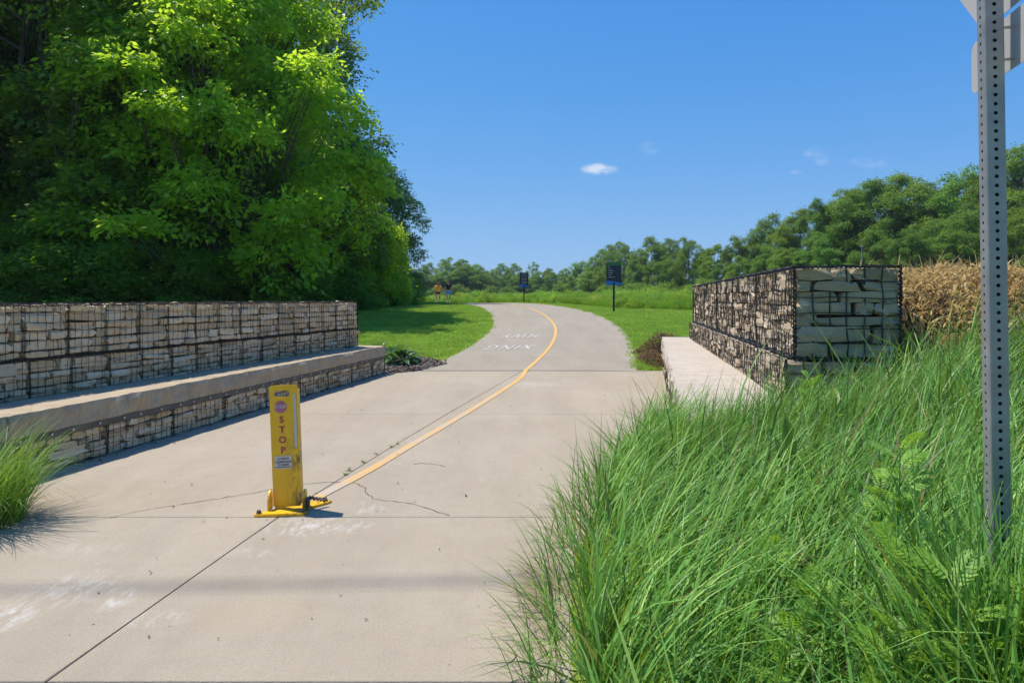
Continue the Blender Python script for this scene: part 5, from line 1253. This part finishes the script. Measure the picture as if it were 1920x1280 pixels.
def person(x, y, h, wide, top, bottom, hair, label, rz, tail):
    t = thing('person', label, 'person', (x, y, float(prof(y))+.01), rz); k = h/1.72; w = wide
    # pelvis 0, waist 1, chest 2, neck 3, head 4,5; arms, legs
    Vv = [(0, 0, .95), (0, 0, 1.1), (0, 0, 1.33), (0, 0, 1.47), (0, .01, 1.56), (0, .01, 1.66),
          (-.17*w, 0, 1.40), (-.235*w, .01, 1.14), (-.25*w, .08, .9), (-.25*w, .11, .80),
          (.17*w, 0, 1.40), (.235*w, -.01, 1.14), (.25*w, -.03, .9), (.25*w, -.03, .80),
          (-.095*w, 0, .88), (-.1*w, .08, .48), (-.1*w, .04, .09), (-.105*w, .15, .04),
          (.095*w, 0, .88), (.1*w, .0, .48), (.1*w, -.16, .12), (.105*w, -.07, .05)]
    E = [(0, 1), (1, 2), (2, 3), (3, 4), (4, 5), (2, 6), (6, 7), (7, 8), (8, 9), (2, 10), (10, 11), (11, 12), (12, 13), (0, 14), (14, 15), (15, 16), (16, 17), (0, 18), (18, 19), (19, 20), (20, 21)]
    rd = [(.15*w, .11), (.13*w, .1), (.15*w, .11), .055, (.075, .09), (.07, .085), .055, .042, .033, .03, .055, .042, .033, .03, .09*w**.5, .058, .038, .032, .09*w**.5, .058, .038, .032]
    sc = lambda L_: [tuple(c*k for c in v) for v in L_]; rs = lambda L_: [tuple(q*k for q in r) if isinstance(r, tuple) else r*k for r in L_]
    skin('body', sc(Vv), E, rs(rd), 0, M_skin, t)
    # hands with fingers
    for s, hp in ((-1, Vv[9]), (1, Vv[13])):
        hv = [hp, (hp[0], hp[1]+.01, hp[2]-.05)]; he = [(0, 1)]; hr = [.026, .024]
        for q in range(4): b = len(hv); hv += [(hp[0], hp[1]-.02+.017*q, hp[2]-.085), (hp[0]-s*.01, hp[1]-.02+.017*q, hp[2]-.13-.006*(q in (1, 2)))]; he += [(1, b), (b, b+1)]; hr += [.009, .007]
        b = len(hv); hv += [(hp[0]-s*.02, hp[1]+.045, hp[2]-.05), (hp[0]-s*.025, hp[1]+.055, hp[2]-.085)]; he += [(0, b), (b, b+1)]; hr += [.01, .008]
        skin('hand', sc(hv), he, rs(hr), 0, M_skin, t, 1)
    Tv = [(0, 0, .93), (0, 0, 1.1), (0, 0, 1.33), (0, 0, 1.43), (-.17*w, 0, 1.40), (-.225*w, .01, 1.2), (.17*w, 0, 1.40), (.225*w, -.01, 1.2)]
    skin('shirt', sc(Tv), [(0, 1), (1, 2), (2, 3), (2, 4), (4, 5), (2, 6), (6, 7)], rs([(.185*w, .14), (.165*w, .135), (.175*w, .13), .07, .078, .068, .078, .068]), 0, top, t)
    lg = .62 if bottom is M_blue else .70
    Sv = [(0, 0, .98), (0, 0, .92), (-.1*w, .0, .86), (-.105*w, .05, lg), (.1*w, 0, .86), (.105*w, 0, lg)]
    skin('shorts', sc(Sv), [(0, 1), (1, 2), (2, 3), (1, 4), (4, 5)], rs([(.165*w, .125), (.17*w, .13), .11*w**.5, .095, .11*w**.5, .095]), 0, bottom, t)
    for v in (Vv[16], Vv[20]):
        mb = MB(); c = Vector(v)*k; mb.box((c.x, c.y+.06, c.z-.045 if v[1] > 0 else c.z-.05), (.09*k, .26*k, .085*k), Matrix.Rotation(0 if v[1] > 0 else R(18), 4, 'X'), .025); mb.build('shoe', M_shoe, t)
        mb = MB(); mb.cyl(c, c+Vector((0, 0, .09)), .047, .05, 10); mb.build('sock', M_sock, t)
    hv = [(0, -.015, 1.60), (0, -.02, 1.69)] + ([(0, -.12, 1.62), (0, -.13, 1.48), (0, -.12, 1.38)] if tail else [])
    skin('hair', sc(hv), [(0, 1)] + ([(1, 2), (2, 3), (3, 4)] if tail else []), rs([(.085, .095), (.078, .088)] + ([.035, .03, .012] if tail else [])), 0, hair, t)
    # face (turned away): nose and ears
    mb = MB(); mb.cyl((0, .09*k, 1.6*k), (0, .125*k, 1.585*k), .016, .01, 6); mb.build('nose', M_skin, t)
    for s in (-1, 1): mb = MB(); mb.box((s*.088*k, .01*k, 1.6*k), (.018, .035, .055), None, .006); mb.build('ear', M_skin, t)
person(-5.85, 54, 1.62, 1.28, M_or, M_blk, M_hairr, 'walker in an orange t-shirt and dark shorts walking away up the path', R(12), True)
person(-5.05, 54.2, 1.80, 1.05, M_blk, M_blue, M_haird, 'walker in a black t-shirt and bright blue shorts walking away up the path', R(8), False)

# ------------------------------------------------------------------ overhead cable whose shadow crosses the pavement
M_cable = mat('black_cable', (.02, .02, .02), .6)
ct = 1/math.tan(SUN_EL); hz = 20.0; offy = -SHY/n_*ct*hz; offx = -SHX/n_*ct*hz
CB = thing('overhead_cable', 'black overhead cable bundle crossing high over the pavement', 'cable')
mb = MB()
for (dy, dz, r) in ((0, 0, .014), (.07, .05, .010)):
    prev = None
    for i in range(13):
        xx = -14 + 24*i/12; yy = 3.50 + .045*xx + offy + dy; zz = hz + .5*((xx-1)/12)**2*.6 + dz; p_ = (xx+offx, yy, zz)
        if prev: mb.cyl(prev, p_, r, seg=6, caps=False)
        prev = p_
mb.build('cable', M_cable, CB)
# thin pole stubs standing in the meadow far off
for (pxx, D, ytop_) in ((1337, 60, 498), (1616, 55, 462)):
    X = (pxx-960)/1280*D; z1 = 1.45 + (560-ytop_)/1280*D; zg = float(gz_(X, D))
    t = thing('meadow_pole', 'slim grey pole in the meadow seen over the caged wall ' + ('near its far end' if pxx < 1400 else 'above its near end'), 'pole', (X, D, zg))
    MB().cyl((0, 0, -.1), (0, 0, z1-zg), .045, .035, 8).build('shaft', M_galv, t); MB().box((0, 0, z1-zg), (.16, .16, .12), bevel=.02).build('cap', M_galv, t)

# ------------------------------------------------------------------ faint summer haze
hm = bpy.data.materials.new('haze_air'); hm.use_nodes = True; hm.node_tree.nodes.clear()
pv = hm.node_tree.nodes.new('ShaderNodeVolumePrincipled'); pv.inputs['Color'].default_value = (.78, .87, 1, 1); pv.inputs['Density'].default_value = .00022; pv.inputs['Anisotropy'].default_value = .2
ho = hm.node_tree.nodes.new('ShaderNodeOutputMaterial'); hm.node_tree.links.new(pv.outputs[0], ho.inputs['Volume'])
MB().box((10, 760, 16), (900, 1640, 38)).build('haze', hm, kind='stuff')
